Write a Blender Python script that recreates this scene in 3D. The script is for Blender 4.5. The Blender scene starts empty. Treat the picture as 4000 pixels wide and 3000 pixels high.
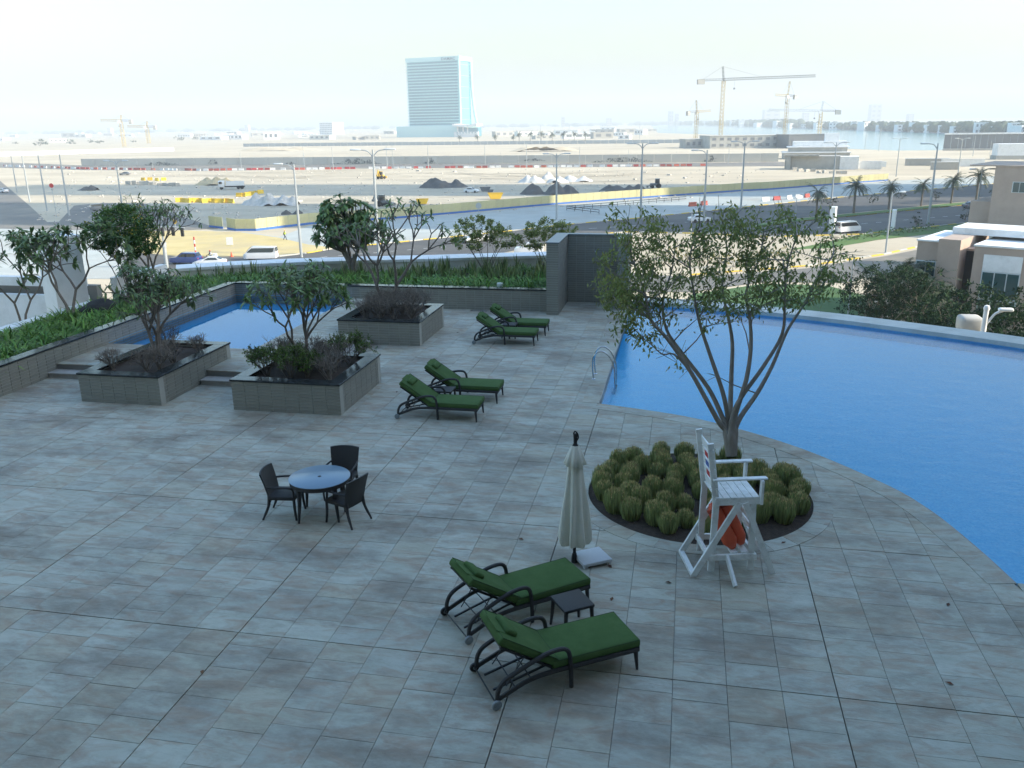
import bpy, bmesh, math, random
from mathutils import Vector, Matrix, noise
random.seed(11)
R = random.uniform
sc = bpy.context.scene
# ------------------------------------------------------------------ camera
CAM_H = 6.75
F_PX, PITCH, ROLL, YAW = 3337.7, .2955315, -.014392, .2013895      # pixels of the 4000 px wide photograph
_ca, _sa, _cp, _sp = math.cos(YAW), math.sin(YAW), math.cos(PITCH), math.sin(PITCH)
_r = Vector((_ca, _sa, 0)); CFWD = Vector((-_sa*_cp, _ca*_cp, -_sp)); _u = Vector((-_sa*_sp, _ca*_sp, _cp))
CRIGHT = math.cos(ROLL)*_r + math.sin(ROLL)*_u
CUP = -math.sin(ROLL)*_r + math.cos(ROLL)*_u
CPOS = Vector((0, 0, CAM_H))
cam_data = bpy.data.cameras.new('camera'); cam = bpy.data.objects.new('camera', cam_data)
sc.collection.objects.link(cam); sc.camera = cam
cam_data.sensor_width = 36; cam_data.lens = F_PX/4000*36
cam_data.clip_start = .05; cam_data.clip_end = 60000
m3 = Matrix((CRIGHT, CUP, -CFWD)).transposed()
cam.matrix_world = Matrix.Translation(CPOS) @ m3.to_4x4()
# ------------------------------------------------------------------ light
SUN_EL, SUN_AZ = math.radians(27), math.radians(90)     # azimuth measured from +Y towards +X
world = bpy.data.worlds.new('World'); sc.world = world; world.use_nodes = True
wn = world.node_tree; bg = wn.nodes['Background']
sky = wn.nodes.new('ShaderNodeTexSky'); sky.sky_type = 'NISHITA'; sky.sun_disc = False
sky.sun_elevation = SUN_EL; sky.sun_rotation = SUN_AZ
sky.air_density = 2.0; sky.dust_density = 3.0; sky.ozone_density = 7.0; sky.altitude = 0
wn.links.new(sky.outputs[0], bg.inputs[0]); bg.inputs[1].default_value = .15
sun_d = bpy.data.lights.new('sun', 'SUN'); sun_d.energy = 3.2; sun_d.angle = math.radians(.53); sun_d.color = (1, .90, .74)
sun_o = bpy.data.objects.new('sun', sun_d); sc.collection.objects.link(sun_o)
to_sun = Vector((math.sin(SUN_AZ)*math.cos(SUN_EL), math.cos(SUN_AZ)*math.cos(SUN_EL), math.sin(SUN_EL)))
sun_o.rotation_euler = to_sun.to_track_quat('Z', 'Y').to_euler(); sun_o.location = (60, 20, 80)
vs = sc.view_settings
vs.view_transform = 'Standard'; vs.look = 'None'; vs.gamma = 1; vs.exposure = 1.52; vs.use_curve_mapping = False
sc.cycles.max_bounces = 8; sc.cycles.transparent_max_bounces = 16; sc.cycles.volume_bounces = 0
sc.cycles.use_denoising = True
sc.cycles.caustics_reflective = False; sc.cycles.caustics_refractive = False
# ------------------------------------------------------------------ pixel to place
G = -12.5                                               # street level, deck is z = 0
def ray(x, y): return (x-2000)/F_PX*CRIGHT - (y-1500)/F_PX*CUP + CFWD
def at(x, y, z=0.0):
    d = ray(x, y); return CPOS + d*((z-CAM_H)/d.z)
def atd(x, y, dist):
    d = ray(x, y); return CPOS + d*dist                 # dist along the view axis
def proj(p):
    d = Vector(p)-CPOS; w = d.dot(CFWD); return 2000+F_PX*d.dot(CRIGHT)/w, 1500-F_PX*d.dot(CUP)/w
def depth(p): return (Vector(p)-CPOS).dot(CFWD)
def height_to(base, ytop):
    lo, hi = 0., 400.
    for _ in range(40):
        m = (lo+hi)/2
        if proj(base+Vector((0, 0, m)))[1] > ytop: lo = m
        else: hi = m
    return lo
# ------------------------------------------------------------------ materials
def mk(name, col, rough=.7, col2=None, scale=3., metal=0., bump=0., bscale=30., rnd=0., spec=.5, world=False, detail=5., lo=.3, hi=.7,
       dirt=None, dscale=.6, stretch=None, transl=0., coat=0.):
    m = bpy.data.materials.new(name); m.use_nodes = True
    nt = m.node_tree; b = nt.nodes['Principled BSDF']; L = nt.links; N = nt.nodes
    b.inputs['Base Color'].default_value = (*col, 1); b.inputs['Roughness'].default_value = rough
    b.inputs['Metallic'].default_value = metal; b.inputs['Specular IOR Level'].default_value = spec
    if coat: b.inputs['Coat Weight'].default_value = coat
    if world: src = N.new('ShaderNodeNewGeometry').outputs['Position']
    else: src = N.new('ShaderNodeTexCoord').outputs['Object']
    if stretch:
        mp = N.new('ShaderNodeMapping'); mp.inputs['Scale'].default_value = stretch
        L.new(src, mp.inputs[0]); src = mp.outputs[0]
    cur = None
    if col2 is not None:
        nz = N.new('ShaderNodeTexNoise'); nz.inputs['Scale'].default_value = scale; nz.inputs['Detail'].default_value = detail
        nz.inputs['Roughness'].default_value = .65
        L.new(src, nz.inputs['Vector'])
        rp = N.new('ShaderNodeValToRGB'); rp.color_ramp.elements[0].position = lo; rp.color_ramp.elements[1].position = hi
        rp.color_ramp.elements[0].color = (*col, 1); rp.color_ramp.elements[1].color = (*col2, 1)
        L.new(nz.outputs['Fac'], rp.inputs[0]); cur = rp.outputs[0]
    if dirt is not None:
        nz = N.new('ShaderNodeTexNoise'); nz.inputs['Scale'].default_value = dscale; nz.inputs['Detail'].default_value = 8
        nz.inputs['Roughness'].default_value = .7
        L.new(src, nz.inputs['Vector'])
        rp = N.new('ShaderNodeValToRGB'); rp.color_ramp.elements[0].position = .48; rp.color_ramp.elements[1].position = .72
        rp.color_ramp.elements[0].color = (0, 0, 0, 1); rp.color_ramp.elements[1].color = (1, 1, 1, 1)
        L.new(nz.outputs['Fac'], rp.inputs[0])
        mx = N.new('ShaderNodeMix'); mx.data_type = 'RGBA'
        L.new(rp.outputs[0], mx.inputs['Factor'])
        if cur is not None: L.new(cur, mx.inputs['A'])
        else: mx.inputs['A'].default_value = (*col, 1)
        mx.inputs['B'].default_value = (*dirt, 1); cur = mx.outputs['Result']
    if rnd:
        a = N.new('ShaderNodeAttribute'); a.attribute_name = 'rnd'
        oi = N.new('ShaderNodeObjectInfo')
        ad = N.new('ShaderNodeMath'); ad.operation = 'ADD'; L.new(a.outputs['Fac'], ad.inputs[0]); L.new(oi.outputs['Random'], ad.inputs[1])
        fr = N.new('ShaderNodeMath'); fr.operation = 'FRACT'; L.new(ad.outputs[0], fr.inputs[0])
        mr = N.new('ShaderNodeMapRange'); mr.inputs['To Min'].default_value = 1-rnd; mr.inputs['To Max'].default_value = 1+rnd
        L.new(fr.outputs[0], mr.inputs['Value'])
        hs = N.new('ShaderNodeHueSaturation'); L.new(mr.outputs[0], hs.inputs['Value'])
        if cur is not None: L.new(cur, hs.inputs['Color'])
        else: hs.inputs['Color'].default_value = (*col, 1)
        mr2 = N.new('ShaderNodeMapRange'); mr2.inputs['To Min'].default_value = .5-rnd*.05; mr2.inputs['To Max'].default_value = .5+rnd*.05
        ml = N.new('ShaderNodeMath'); ml.operation = 'MULTIPLY'; ml.inputs[1].default_value = 7.31
        f2 = N.new('ShaderNodeMath'); f2.operation = 'FRACT'
        L.new(fr.outputs[0], ml.inputs[0]); L.new(ml.outputs[0], f2.inputs[0]); L.new(f2.outputs[0], mr2.inputs['Value']); L.new(mr2.outputs[0], hs.inputs['Hue'])
        cur = hs.outputs[0]
    if cur is not None: L.new(cur, b.inputs['Base Color'])
    if bump:
        nz = N.new('ShaderNodeTexNoise'); nz.inputs['Scale'].default_value = bscale; nz.inputs['Detail'].default_value = 6
        L.new(src, nz.inputs['Vector'])
        bp = N.new('ShaderNodeBump'); bp.inputs['Strength'].default_value = bump; bp.inputs['Distance'].default_value = .02
        L.new(nz.outputs['Fac'], bp.inputs['Height']); L.new(bp.outputs[0], b.inputs['Normal'])
    if transl:
        tr = N.new('ShaderNodeBsdfTranslucent')
        if cur is not None: L.new(cur, tr.inputs[0])
        else: tr.inputs[0].default_value = (*col, 1)
        ms = N.new('ShaderNodeMixShader'); ms.inputs[0].default_value = transl
        L.new(b.outputs[0], ms.inputs[1]); L.new(tr.outputs[0], ms.inputs[2]); L.new(ms.outputs[0], N['Material Output'].inputs[0])
    return m
M = {}
def water_mat(name, tint, bump, scale, stretch=(1, 1, 1), rough=.03):
    m = bpy.data.materials.new(name); m.use_nodes = True; nt = m.node_tree; N = nt.nodes; L = nt.links
    N.remove(N['Principled BSDF'])
    geo = N.new('ShaderNodeNewGeometry'); mp = N.new('ShaderNodeMapping'); mp.inputs['Scale'].default_value = stretch
    L.new(geo.outputs['Position'], mp.inputs[0])
    nz = N.new('ShaderNodeTexNoise'); nz.inputs['Scale'].default_value = scale; nz.inputs['Detail'].default_value = 4
    L.new(mp.outputs[0], nz.inputs['Vector'])
    n2 = N.new('ShaderNodeTexNoise'); n2.inputs['Scale'].default_value = scale*.17; n2.inputs['Detail'].default_value = 2
    L.new(mp.outputs[0], n2.inputs['Vector'])
    mm = N.new('ShaderNodeMath'); mm.operation = 'MULTIPLY_ADD'; mm.inputs[1].default_value = 1.6
    L.new(n2.outputs['Fac'], mm.inputs[0]); L.new(nz.outputs['Fac'], mm.inputs[2])
    bp = N.new('ShaderNodeBump'); bp.inputs['Strength'].default_value = bump; bp.inputs['Distance'].default_value = .02
    L.new(mm.outputs[0], bp.inputs['Height'])
    fr = N.new('ShaderNodeFresnel'); fr.inputs['IOR'].default_value = 1.33; L.new(bp.outputs[0], fr.inputs['Normal'])
    tr = N.new('ShaderNodeBsdfTransparent'); tr.inputs[0].default_value = (*tint, 1)
    gl = N.new('ShaderNodeBsdfGlossy'); gl.inputs['Roughness'].default_value = rough; L.new(bp.outputs[0], gl.inputs['Normal'])
    ms = N.new('ShaderNodeMixShader'); L.new(fr.outputs[0], ms.inputs[0]); L.new(tr.outputs[0], ms.inputs[1]); L.new(gl.outputs[0], ms.inputs[2])
    L.new(ms.outputs[0], N['Material Output'].inputs[0])
    return m
def paver_mat():
    """split-face sandstone: every slab its own tone, cloudy veins and rusty stains"""
    m = bpy.data.materials.new('paver_stone'); m.use_nodes = True; nt = m.node_tree; N = nt.nodes; L = nt.links
    b = N['Principled BSDF']; b.inputs['Roughness'].default_value = .62; b.inputs['Specular IOR Level'].default_value = .4
    geo = N.new('ShaderNodeNewGeometry'); at_ = N.new('ShaderNodeAttribute'); at_.attribute_name = 'rnd'
    off = N.new('ShaderNodeVectorMath'); off.operation = 'MULTIPLY_ADD'
    cmb = N.new('ShaderNodeCombineXYZ')
    for i in range(3): L.new(at_.outputs['Fac'], cmb.inputs[i])
    L.new(cmb.outputs[0], off.inputs[0]); off.inputs[1].default_value = (17, 31, 9); L.new(geo.outputs['Position'], off.inputs[2])
    mp = N.new('ShaderNodeMapping'); mp.inputs['Scale'].default_value = (1.0, 2.4, 1); L.new(off.outputs[0], mp.inputs[0])
    def nzr(src, sc_, e0, e1, c0, c1, det=6, rough=.65, dist=0):
        n = N.new('ShaderNodeTexNoise'); n.inputs['Scale'].default_value = sc_; n.inputs['Detail'].default_value = det; n.inputs['Roughness'].default_value = rough
        n.inputs['Distortion'].default_value = dist
        L.new(src, n.inputs['Vector']); r = N.new('ShaderNodeValToRGB'); e = r.color_ramp.elements
        e[0].position, e[1].position = e0, e1; e[0].color = (*c0, 1); e[1].color = (*c1, 1); L.new(n.outputs['Fac'], r.inputs[0]); return r.outputs[0]
    base = nzr(mp.outputs[0], 1.7, .32, .68, (.37, .37, .30), (.46, .465, .395), dist=.6)
    def mixto(cur, fac, col, mode='MIX'):
        mx = N.new('ShaderNodeMix'); mx.data_type = 'RGBA'; mx.blend_type = mode
        L.new(fac, mx.inputs['Factor']); L.new(cur, mx.inputs['A']); mx.inputs['B'].default_value = (*col, 1); return mx.outputs['Result']
    tone = N.new('ShaderNodeValToRGB'); e = tone.color_ramp.elements
    e[0].position = 0; e[0].color = (.90, .90, .90, 1); e[1].position = 1; e[1].color = (1.06, 1.06, 1.04, 1)
    x = tone.color_ramp.elements.new(.45); x.color = (.99, .98, .95, 1); x = tone.color_ramp.elements.new(.62); x.color = (.97, .90, .82, 1); x = tone.color_ramp.elements.new(.72); x.color = (1.02, 1.02, 1.02, 1)
    L.new(at_.outputs['Fac'], tone.inputs[0])
    mu = N.new('ShaderNodeMix'); mu.data_type = 'RGBA'; mu.blend_type = 'MULTIPLY'; mu.inputs['Factor'].default_value = 1
    L.new(base, mu.inputs['A']); L.new(tone.outputs[0], mu.inputs['B']); cur = mu.outputs['Result']
    mp2 = N.new('ShaderNodeMapping'); mp2.inputs['Scale'].default_value = (.75, 1.5, 1); L.new(geo.outputs['Position'], mp2.inputs[0])
    cur = mixto(cur, nzr(mp.outputs[0], 1.5, .45, .66, (0, 0, 0), (.64, .64, .64), dist=.9), (.32, .21, .135))       # rust
    cur = mixto(cur, nzr(mp2.outputs[0], .50, .46, .64, (0, 0, 0), (.74, .74, .74), det=9, rough=.74), (.17, .14, .105))  # old water stains across joints
    cur = mixto(cur, nzr(mp.outputs[0], 5.0, .54, .76, (0, 0, 0), (.40, .40, .40), det=9), (.17, .155, .135))
    L.new(cur, b.inputs['Base Color'])
    n = N.new('ShaderNodeTexNoise'); n.inputs['Scale'].default_value = 16; n.inputs['Detail'].default_value = 7; L.new(mp.outputs[0], n.inputs['Vector'])
    bp = N.new('ShaderNodeBump'); bp.inputs['Strength'].default_value = .35; bp.inputs['Distance'].default_value = .012
    L.new(n.outputs['Fac'], bp.inputs['Height']); L.new(bp.outputs[0], b.inputs['Normal'])
    rr = nzr(mp.outputs[0], 3.1, .3, .7, (.45, .45, .45), (.75, .75, .75)); L.new(rr, b.inputs['Roughness'])
    return m
def mosaic_mat(name, c1, c2, scale):
    m = bpy.data.materials.new(name); m.use_nodes = True; nt = m.node_tree; N = nt.nodes; L = nt.links
    b = N['Principled BSDF']; b.inputs['Roughness'].default_value = .4
    geo = N.new('ShaderNodeNewGeometry'); v = N.new('ShaderNodeTexVoronoi'); v.inputs['Scale'].default_value = scale; v.inputs['Randomness'].default_value = .15
    v.distance = 'CHEBYCHEV'; L.new(geo.outputs['Position'], v.inputs['Vector'])
    mx = N.new('ShaderNodeMix'); mx.data_type = 'RGBA'; mx.inputs['A'].default_value = (*c1, 1); mx.inputs['B'].default_value = (*c2, 1)
    sp = N.new('ShaderNodeSeparateColor'); L.new(v.outputs['Color'], sp.inputs[0]); L.new(sp.outputs[0], mx.inputs['Factor'])
    L.new(mx.outputs['Result'], b.inputs['Base Color']); return m
M['paver'] = paver_mat()
M['grout'] = mk('joint_mortar', (.21, .20, .175), .9)
M['tile'] = mk('clad_tile', (.25, .24, .20), .5, (.29, .28, .235), 9, rnd=.07, bump=.15, bscale=60)
M['tilegrout'] = mk('clad_grout', (.42, .41, .36), .9)
M['granite'] = mk('black_granite', (.012, .014, .014), .16, (.03, .034, .033), 120, spec=.35, dirt=(.06, .062, .06), dscale=5)
M['stone'] = mk('step_stone', (.30, .27, .23), .65, (.40, .375, .34), 4, bump=.2, bscale=20, dirt=(.2, .16, .12), dscale=1.2)
M['render'] = mk('cream_render', (.62, .60, .53), .8, (.70, .68, .61), 2, bump=.05, dirt=(.5, .48, .42), dscale=.8)
M['whitewall'] = mk('white_render', (.74, .75, .73), .75, (.80, .80, .79), 1.5, dirt=(.62, .62, .60), dscale=.7)
M['soil'] = mk('soil', (.035, .024, .017), .95, (.075, .052, .036), 14, bump=.8, bscale=40)
M['basin'] = mosaic_mat('pool_mosaic', (.04, .52, .86), (.11, .63, .93), 26)
M['basin2'] = mosaic_mat('wading_mosaic', (.03, .40, .70), (.08, .50, .82), 26)
M['water'] = water_mat('pool_water', (.86, .97, 1.0), .34, 8.0, (1, 1.6, 1))
M['water2'] = water_mat('wading_water', (.80, .93, 1.0), .06, 3.0)
M['woven'] = mk('dark_woven', (.022, .021, .021), .55, (.035, .033, .032), 60, bump=.5, bscale=160)
M['darkmetal'] = mk('dark_metal', (.02, .021, .023), .4, metal=.3)
M['green'] = mk('green_fabric', (.055, .105, .030), .9, (.072, .130, .042), 5, bump=.45, bscale=9, spec=.2)
M['piping'] = mk('green_piping', (.030, .06, .018), .9)
M['steel'] = mk('steel', (.62, .63, .64), .18, metal=1.)
M['wheelgrey'] = mk('wheel_plastic', (.22, .25, .26), .5)
M['blackplastic'] = mk('black_plastic', (.012, .012, .013), .45)
M['glasstop'] = mk('table_glass', (.16, .25, .33), .28, spec=.8)
M['canvas'] = mk('cream_canvas', (.66, .65, .55), .85, (.72, .71, .62), 6, bump=.15, bscale=30)
M['slab'] = mk('grey_terrazzo', (.40, .42, .43), .6, (.55, .56, .57), 70)
M['whitepaint'] = mk('white_wood_paint', (.78, .81, .78), .5, (.83, .84, .82), 4, dirt=(.58, .58, .55), dscale=6)
M['orange'] = mk('orange_foam', (.62, .085, .03), .55, (.70, .12, .045), 5, bump=.05)
M['orangedark'] = mk('orange_patch', (.36, .05, .02), .6)
M['red'] = mk('red_paint', (.55, .03, .03), .5, dirt=(.40, .05, .04), dscale=2)
M['blueprint'] = mk('blue_print', (.08, .14, .42), .5)
M['bark'] = mk('pale_bark', (.22, .19, .155), .85, (.33, .295, .25), 9, bump=.4, bscale=30, stretch=(1, 1, .3))
M['fbark'] = mk('frangipani_bark', (.15, .125, .10), .85, (.25, .21, .175), 8, bump=.4, bscale=25)
M['twig'] = mk('dry_twig', (.16, .135, .11), .9, (.25, .21, .17), 6)
M['leaf'] = mk('ficus_leaf', (.23, .265, .09), .5, rnd=.5, transl=.45, spec=.2)
M['fleaf'] = mk('frangipani_leaf', (.14, .215, .065), .45, rnd=.45, transl=.25, spec=.4)
M['fleafdark'] = mk('dark_frangipani_leaf', (.125, .185, .065), .5, rnd=.45, transl=.2, spec=.35)
M['dleaf'] = mk('dense_leaf', (.075, .15, .025), .5, rnd=.5, transl=.25)
M['yflower'] = mk('yellow_flower', (.55, .40, .03), .6, rnd=.2, transl=.3)
M['cover'] = mk('lily_leaf', (.13, .24, .045), .5, rnd=.5, transl=.22, spec=.3)
M['snake'] = mk('snake_leaf', (.16, .20, .075), .5, rnd=.5, transl=.12, spec=.3)
M['tuft'] = mk('tuft_grass', (.33, .37, .15), .7, rnd=.35, transl=.25, spec=.2)
M['tufttip'] = mk('tuft_tip', (.50, .41, .19), .8, rnd=.35, transl=.25, spec=.2)
M['shrubleaf'] = mk('shrub_leaf', (.09, .16, .02), .55, rnd=.45, transl=.25)
M['deadleaf'] = mk('dead_leaf', (.12, .05, .025), .8, rnd=.3)
M['hotel'] = mk('hotel_render', (.46, .44, .40), .85, (.52, .50, .46), .3, world=True)
M['hglass'] = mk('hotel_glass', (.03, .05, .06), .1, spec=.8)
# ------------------------------------------------------------------ objects
COL = sc.collection
ORG = {}
def link(o, parent=None):
    COL.objects.link(o)
    if parent is not None: o.parent = parent
    return o
def tag(o, label=None, cat=None, group=None, kind=None):
    if label: o['label'] = label
    if cat: o['category'] = cat
    if group: o['group'] = group
    if kind: o['kind'] = kind
    return o
def thing(name, label, cat, loc=(0, 0, 0), rz=0., group=None):
    o = bpy.data.objects.new(name, None); o.empty_display_size = .2; link(o)
    o.location = loc; o.rotation_euler = (0, 0, rz); tag(o, label, cat, group)
    ORG[o.name] = Vector(loc); return o
def copy_tree(o, parent=None):
    c = o.copy(); COL.objects.link(c); c.parent = parent
    for ch in o.children: copy_tree(ch, c)
    return c
def frame(d, up=Vector((0, 0, 1))):
    d = Vector(d).normalized()
    if abs(d.dot(up)) > .995: up = Vector((1, 0, 0))
    s = d.cross(up).normalized(); return d, s, s.cross(d).normalized()
class MB:
    def __init__(self): self.v = []; self.f = []; self.r = []; self.mi = []
    def add(self, vs_, fs_, rnd=0., mi=0):
        n = len(self.v); self.v.extend([tuple(p) for p in vs_])
        for q in fs_: self.f.append(tuple(i+n for i in q)); self.r.append(rnd); self.mi.append(mi)
        return self
    def box(self, c, s, rz=0., Mx=None, rnd=0., mi=0):
        hx, hy, hz = s[0]/2, s[1]/2, s[2]/2
        P = [Vector((x, y, z)) for z in (-hz, hz) for y in (-hy, hy) for x in (-hx, hx)]
        if rz: q = Matrix.Rotation(rz, 3, 'Z'); P = [q@p for p in P]
        if Mx is not None: P = [Mx@p for p in P]
        c = Vector(c)
        return self.add([p+c for p in P], [(0, 2, 3, 1), (4, 5, 7, 6), (0, 1, 5, 4), (2, 6, 7, 3), (0, 4, 6, 2), (1, 3, 7, 5)], rnd, mi)
    def rbox(self, c, s, r, seg=2, Mx=None, puff=0.):
        bm = bmesh.new(); bmesh.ops.create_cube(bm, size=1)
        for v in bm.verts: v.co = Vector((v.co.x*s[0], v.co.y*s[1], v.co.z*s[2]))
        bmesh.ops.bevel(bm, geom=list(bm.edges), offset=r, segments=seg, affect='EDGES', profile=.5)
        if puff:
            bmesh.ops.subdivide_edges(bm, edges=[e for e in bm.edges if e.calc_length() > .2], cuts=3, use_grid_fill=True)
            for v in bm.verts:
                k = max(0, 1-(2*v.co.x/s[0])**2)*max(0, 1-(2*v.co.y/s[1])**2)
                if v.co.z > 0: v.co.z += puff*k
        bm.verts.index_update(); c = Vector(c)
        P = [(Mx@v.co if Mx is not None else v.co)+c for v in bm.verts]
        self.add(P, [[v.index for v in f.verts] for f in bm.faces]); bm.free(); return self
    def beam(self, p, q, w, h, up=Vector((0, 0, 1)), rnd=0., mi=0):
        p, q = Vector(p), Vector(q); d, s, u = frame(q-p, up)
        P = [a+s*(w/2*i)+u*(h/2*j) for a in (p, q) for j in (-1, 1) for i in (-1, 1)]
        return self.add(P, [(0, 1, 3, 2), (4, 6, 7, 5), (0, 4, 5, 1), (2, 3, 7, 6), (0, 2, 6, 4), (1, 5, 7, 3)], rnd, mi)
    def tube(self, pts, rad, n=6, cap=True, flat=1., rnd=0., mi=0):
        pts = [Vector(p) for p in pts]
        if not hasattr(rad, '__len__'): rad = [rad]*len(pts)
        vs_ = []; fs_ = []; up = Vector((0, 0, 1)); prev = None
        for i, p in enumerate(pts):
            d = (pts[min(i+1, len(pts)-1)]-pts[max(i-1, 0)]).normalized()
            if prev is None: d, s, u = frame(d)
            else:
                s = (prev-d*prev.dot(d)); s = s.normalized() if s.length > 1e-6 else frame(d)[1]; u = s.cross(d).normalized()
            prev = s
            for k in range(n):
                a = 2*math.pi*k/n; vs_.append(p+(s*math.cos(a)+u*math.sin(a)*flat)*rad[i])
        for i in range(len(pts)-1):
            for k in range(n):
                a = i*n+k; b = i*n+(k+1) % n; fs_.append((a, b, b+n, a+n))
        if cap: fs_.append(tuple(range(n-1, -1, -1))); fs_.append(tuple(range((len(pts)-1)*n, len(pts)*n)))
        return self.add(vs_, fs_, rnd, mi)
    def lathe(self, prof, n=24, c=(0, 0, 0), axis='Z', cap=True, star=None):
        c = Vector(c); vs_ = []
        for r_, z in prof:
            for k in range(n):
                a = 2*math.pi*k/n; rr = r_*(star(k, z) if star else 1)
                if axis == 'Z': p = Vector((rr*math.cos(a), rr*math.sin(a), z))
                elif axis == 'Y': p = Vector((rr*math.cos(a), z, rr*math.sin(a)))
                else: p = Vector((z, rr*math.cos(a), rr*math.sin(a)))
                vs_.append(p+c)
        fs_ = []
        for i in range(len(prof)-1):
            for k in range(n):
                a = i*n+k; b = i*n+(k+1) % n
                fs_.append((a, b, b+n, a+n) if axis != 'Y' else (a, a+n, b+n, b))
        if cap:
            fs_.append(tuple(range(n-1, -1, -1))); fs_.append(tuple(range((len(prof)-1)*n, len(prof)*n)))
        return self.add(vs_, fs_)
    def prism(self, poly, z0, z1, rnd=0., bottom=True):
        n = len(poly); a = sum(poly[i][0]*poly[(i+1) % n][1]-poly[(i+1) % n][0]*poly[i][1] for i in range(n))
        if a < 0: poly = poly[::-1]
        vs_ = [(p[0], p[1], z0) for p in poly]+[(p[0], p[1], z1) for p in poly]
        fs_ = [tuple(range(n, 2*n))]+([tuple(range(n-1, -1, -1))] if bottom else [])+[(i, (i+1) % n, (i+1) % n+n, i+n) for i in range(n)]
        return self.add(vs_, fs_, rnd)
    def build(self, name, mat, parent=None, root=None, smooth=None, kind=None, label=None):
        me = bpy.data.meshes.new(name)
        o = Vector((0, 0, 0)) if root is None else ORG[root.name]
        me.from_pydata([(p[0]-o.x, p[1]-o.y, p[2]-o.z) for p in self.v], [], self.f)
        for m in (mat if isinstance(mat, (list, tuple)) else [mat]): me.materials.append(m)
        if any(self.mi): me.polygons.foreach_set('material_index', self.mi)
        if any(self.r):
            a = me.attributes.new('rnd', 'FLOAT', 'FACE'); a.data.foreach_set('value', self.r)
        if smooth:
            me.polygons.foreach_set('use_smooth', [True]*len(self.f)); me.set_sharp_from_angle(angle=math.radians(smooth))
        me.update()
        ob = bpy.data.objects.new(name, me); link(ob, parent)
        if kind: ob['kind'] = kind
        if label: ob['label'] = label
        return ob
def structure(name, mb, mat, label, smooth=None):
    o = mb.build(name, mat, smooth=smooth); tag(o, label, kind='structure'); return o
def inst(src, name, parent, loc=(0, 0, 0), rot=(0, 0, 0), scale=None):
    o = bpy.data.objects.new(name, src); link(o, parent); o.location = loc; o.rotation_euler = rot
    if scale: o.scale = scale
    return o
def clip(poly, px, py, nx, ny):
    """keep the part of poly where (p - P).n >= 0"""
    out = []
    for i in range(len(poly)):
        a, b = poly[i], poly[(i+1) % len(poly)]
        da = (a[0]-px)*nx+(a[1]-py)*ny; db = (b[0]-px)*nx+(b[1]-py)*ny
        if da >= 0: out.append(a)
        if (da >= 0) != (db >= 0):
            t = da/(da-db); out.append((a[0]+(b[0]-a[0])*t, a[1]+(b[1]-a[1])*t))
    return out
def area(poly): return abs(sum(poly[i][0]*poly[(i+1) % len(poly)][1]-poly[(i+1) % len(poly)][0]*poly[i][1] for i in range(len(poly))))/2
def catmull(pts, k=8):
    pts = [Vector(p) for p in pts]; out = []
    P = [2*pts[0]-pts[1]]+pts+[2*pts[-1]-pts[-2]]
    for i in range(1, len(P)-2):
        for j in range(k):
            t = j/k; a, b, c, d = P[i-1], P[i], P[i+1], P[i+2]
            out.append(.5*((2*b)+(c-a)*t+(2*a-5*b+4*c-d)*t*t+(3*b-a-3*c+d)*t**3))
    out.append(pts[-1]); return out
def polymesh(mb, poly, z, rnd=0.):
    """flat sheet from a (possibly concave) outline"""
    from mathutils.geometry import tessellate_polygon
    pv = [Vector((p[0], p[1], 0)) for p in poly]
    for t in tessellate_polygon([pv]):
        a, b, c = [pv[i] for i in t]
        if (b-a).cross(c-a).z < 0: t = (t[0], t[2], t[1])
        mb.add([(pv[i].x, pv[i].y, z) for i in t], [(0, 1, 2)], rnd)
    return mb
# ================================================================== the large structure
# -------- buildings round the deck that throw the shade (hotel behind the window, towers on the right)
def block(name, x0, x1, y0, y1, z1, label):
    mb = MB(); mb.box(((x0+x1)/2, (y0+y1)/2, (G+z1)/2), (x1-x0, y1-y0, z1-G))
    n = int((z1-G)/3.6)
    for k in range(1, n):
        z = G+k*3.6
        for (c, s) in ((((x0+x1)/2, y0, z), (x1-x0-1, .16, 1.7)), (((x0+x1)/2, y1, z), (x1-x0-1, .16, 1.7)),
                       ((x0, (y0+y1)/2, z), (.16, y1-y0-1, 1.7)), ((x1, (y0+y1)/2, z), (.16, y1-y0-1, 1.7))):
            mb.box(c, s, mi=1)
    o = mb.build(name, [M['hotel'], M['hglass']]); tag(o, label, kind='structure')
block('hotel_building', -26, 21, -24, -.7, 30, 'hotel block that the camera looks out of')
block('apartment_tower', 26, 46, -20, 43.5, 31, 'tall apartment tower beside the pool deck')
block('apartment_tower', 118, 145, 74, 128, 36, 'apartment tower beyond the villa')
block('apartment_tower', 130, 162, 160, 212, 158, 'very tall apartment tower by the main road')
block('apartment_tower', 150, 182, 238, 285, 186, 'tallest apartment tower by the building site')
# -------- the deck
BEDC = (.45, 15.25); BEDR = 2.07
near_arc = catmull([(-1.95, 20.4, 0), (.4, 19.62, 0), (2.4, 18.2, 0), (3.9, 16.4, 0), (4.5, 15.25, 0), (4.88, 13.9, 0), (5.12, 12.72, 0)], 8)
far_arc = catmull([(-1.95, 33.0, 0), (.5, 32.45, 0), (3.15, 31.6, 0), (5.2, 30.75, 0), (7.0, 29.8, 0), (8.7, 28.85, 0), (10.3, 27.85, 0), (13, 25.8, 0), (16, 23.0, 0)], 8)
pool_poly = [(p.x, p.y) for p in near_arc]+[(16, 12.72)]+[(p.x, p.y) for p in reversed(far_arc)]
deck_poly = [(-18.2, -.7), (14, -.7), (14, 12.72), (5.12, 12.72)]+[(p.x, p.y) for p in reversed(near_arc[:-1])]+[(-1.95, 33.6), (-18.2, 33.6)]
mb = MB(); polymesh(mb, deck_poly, -.036)
deck = structure('deck', mb, M['grout'], 'paved pool deck of pale sandstone slabs')
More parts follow.
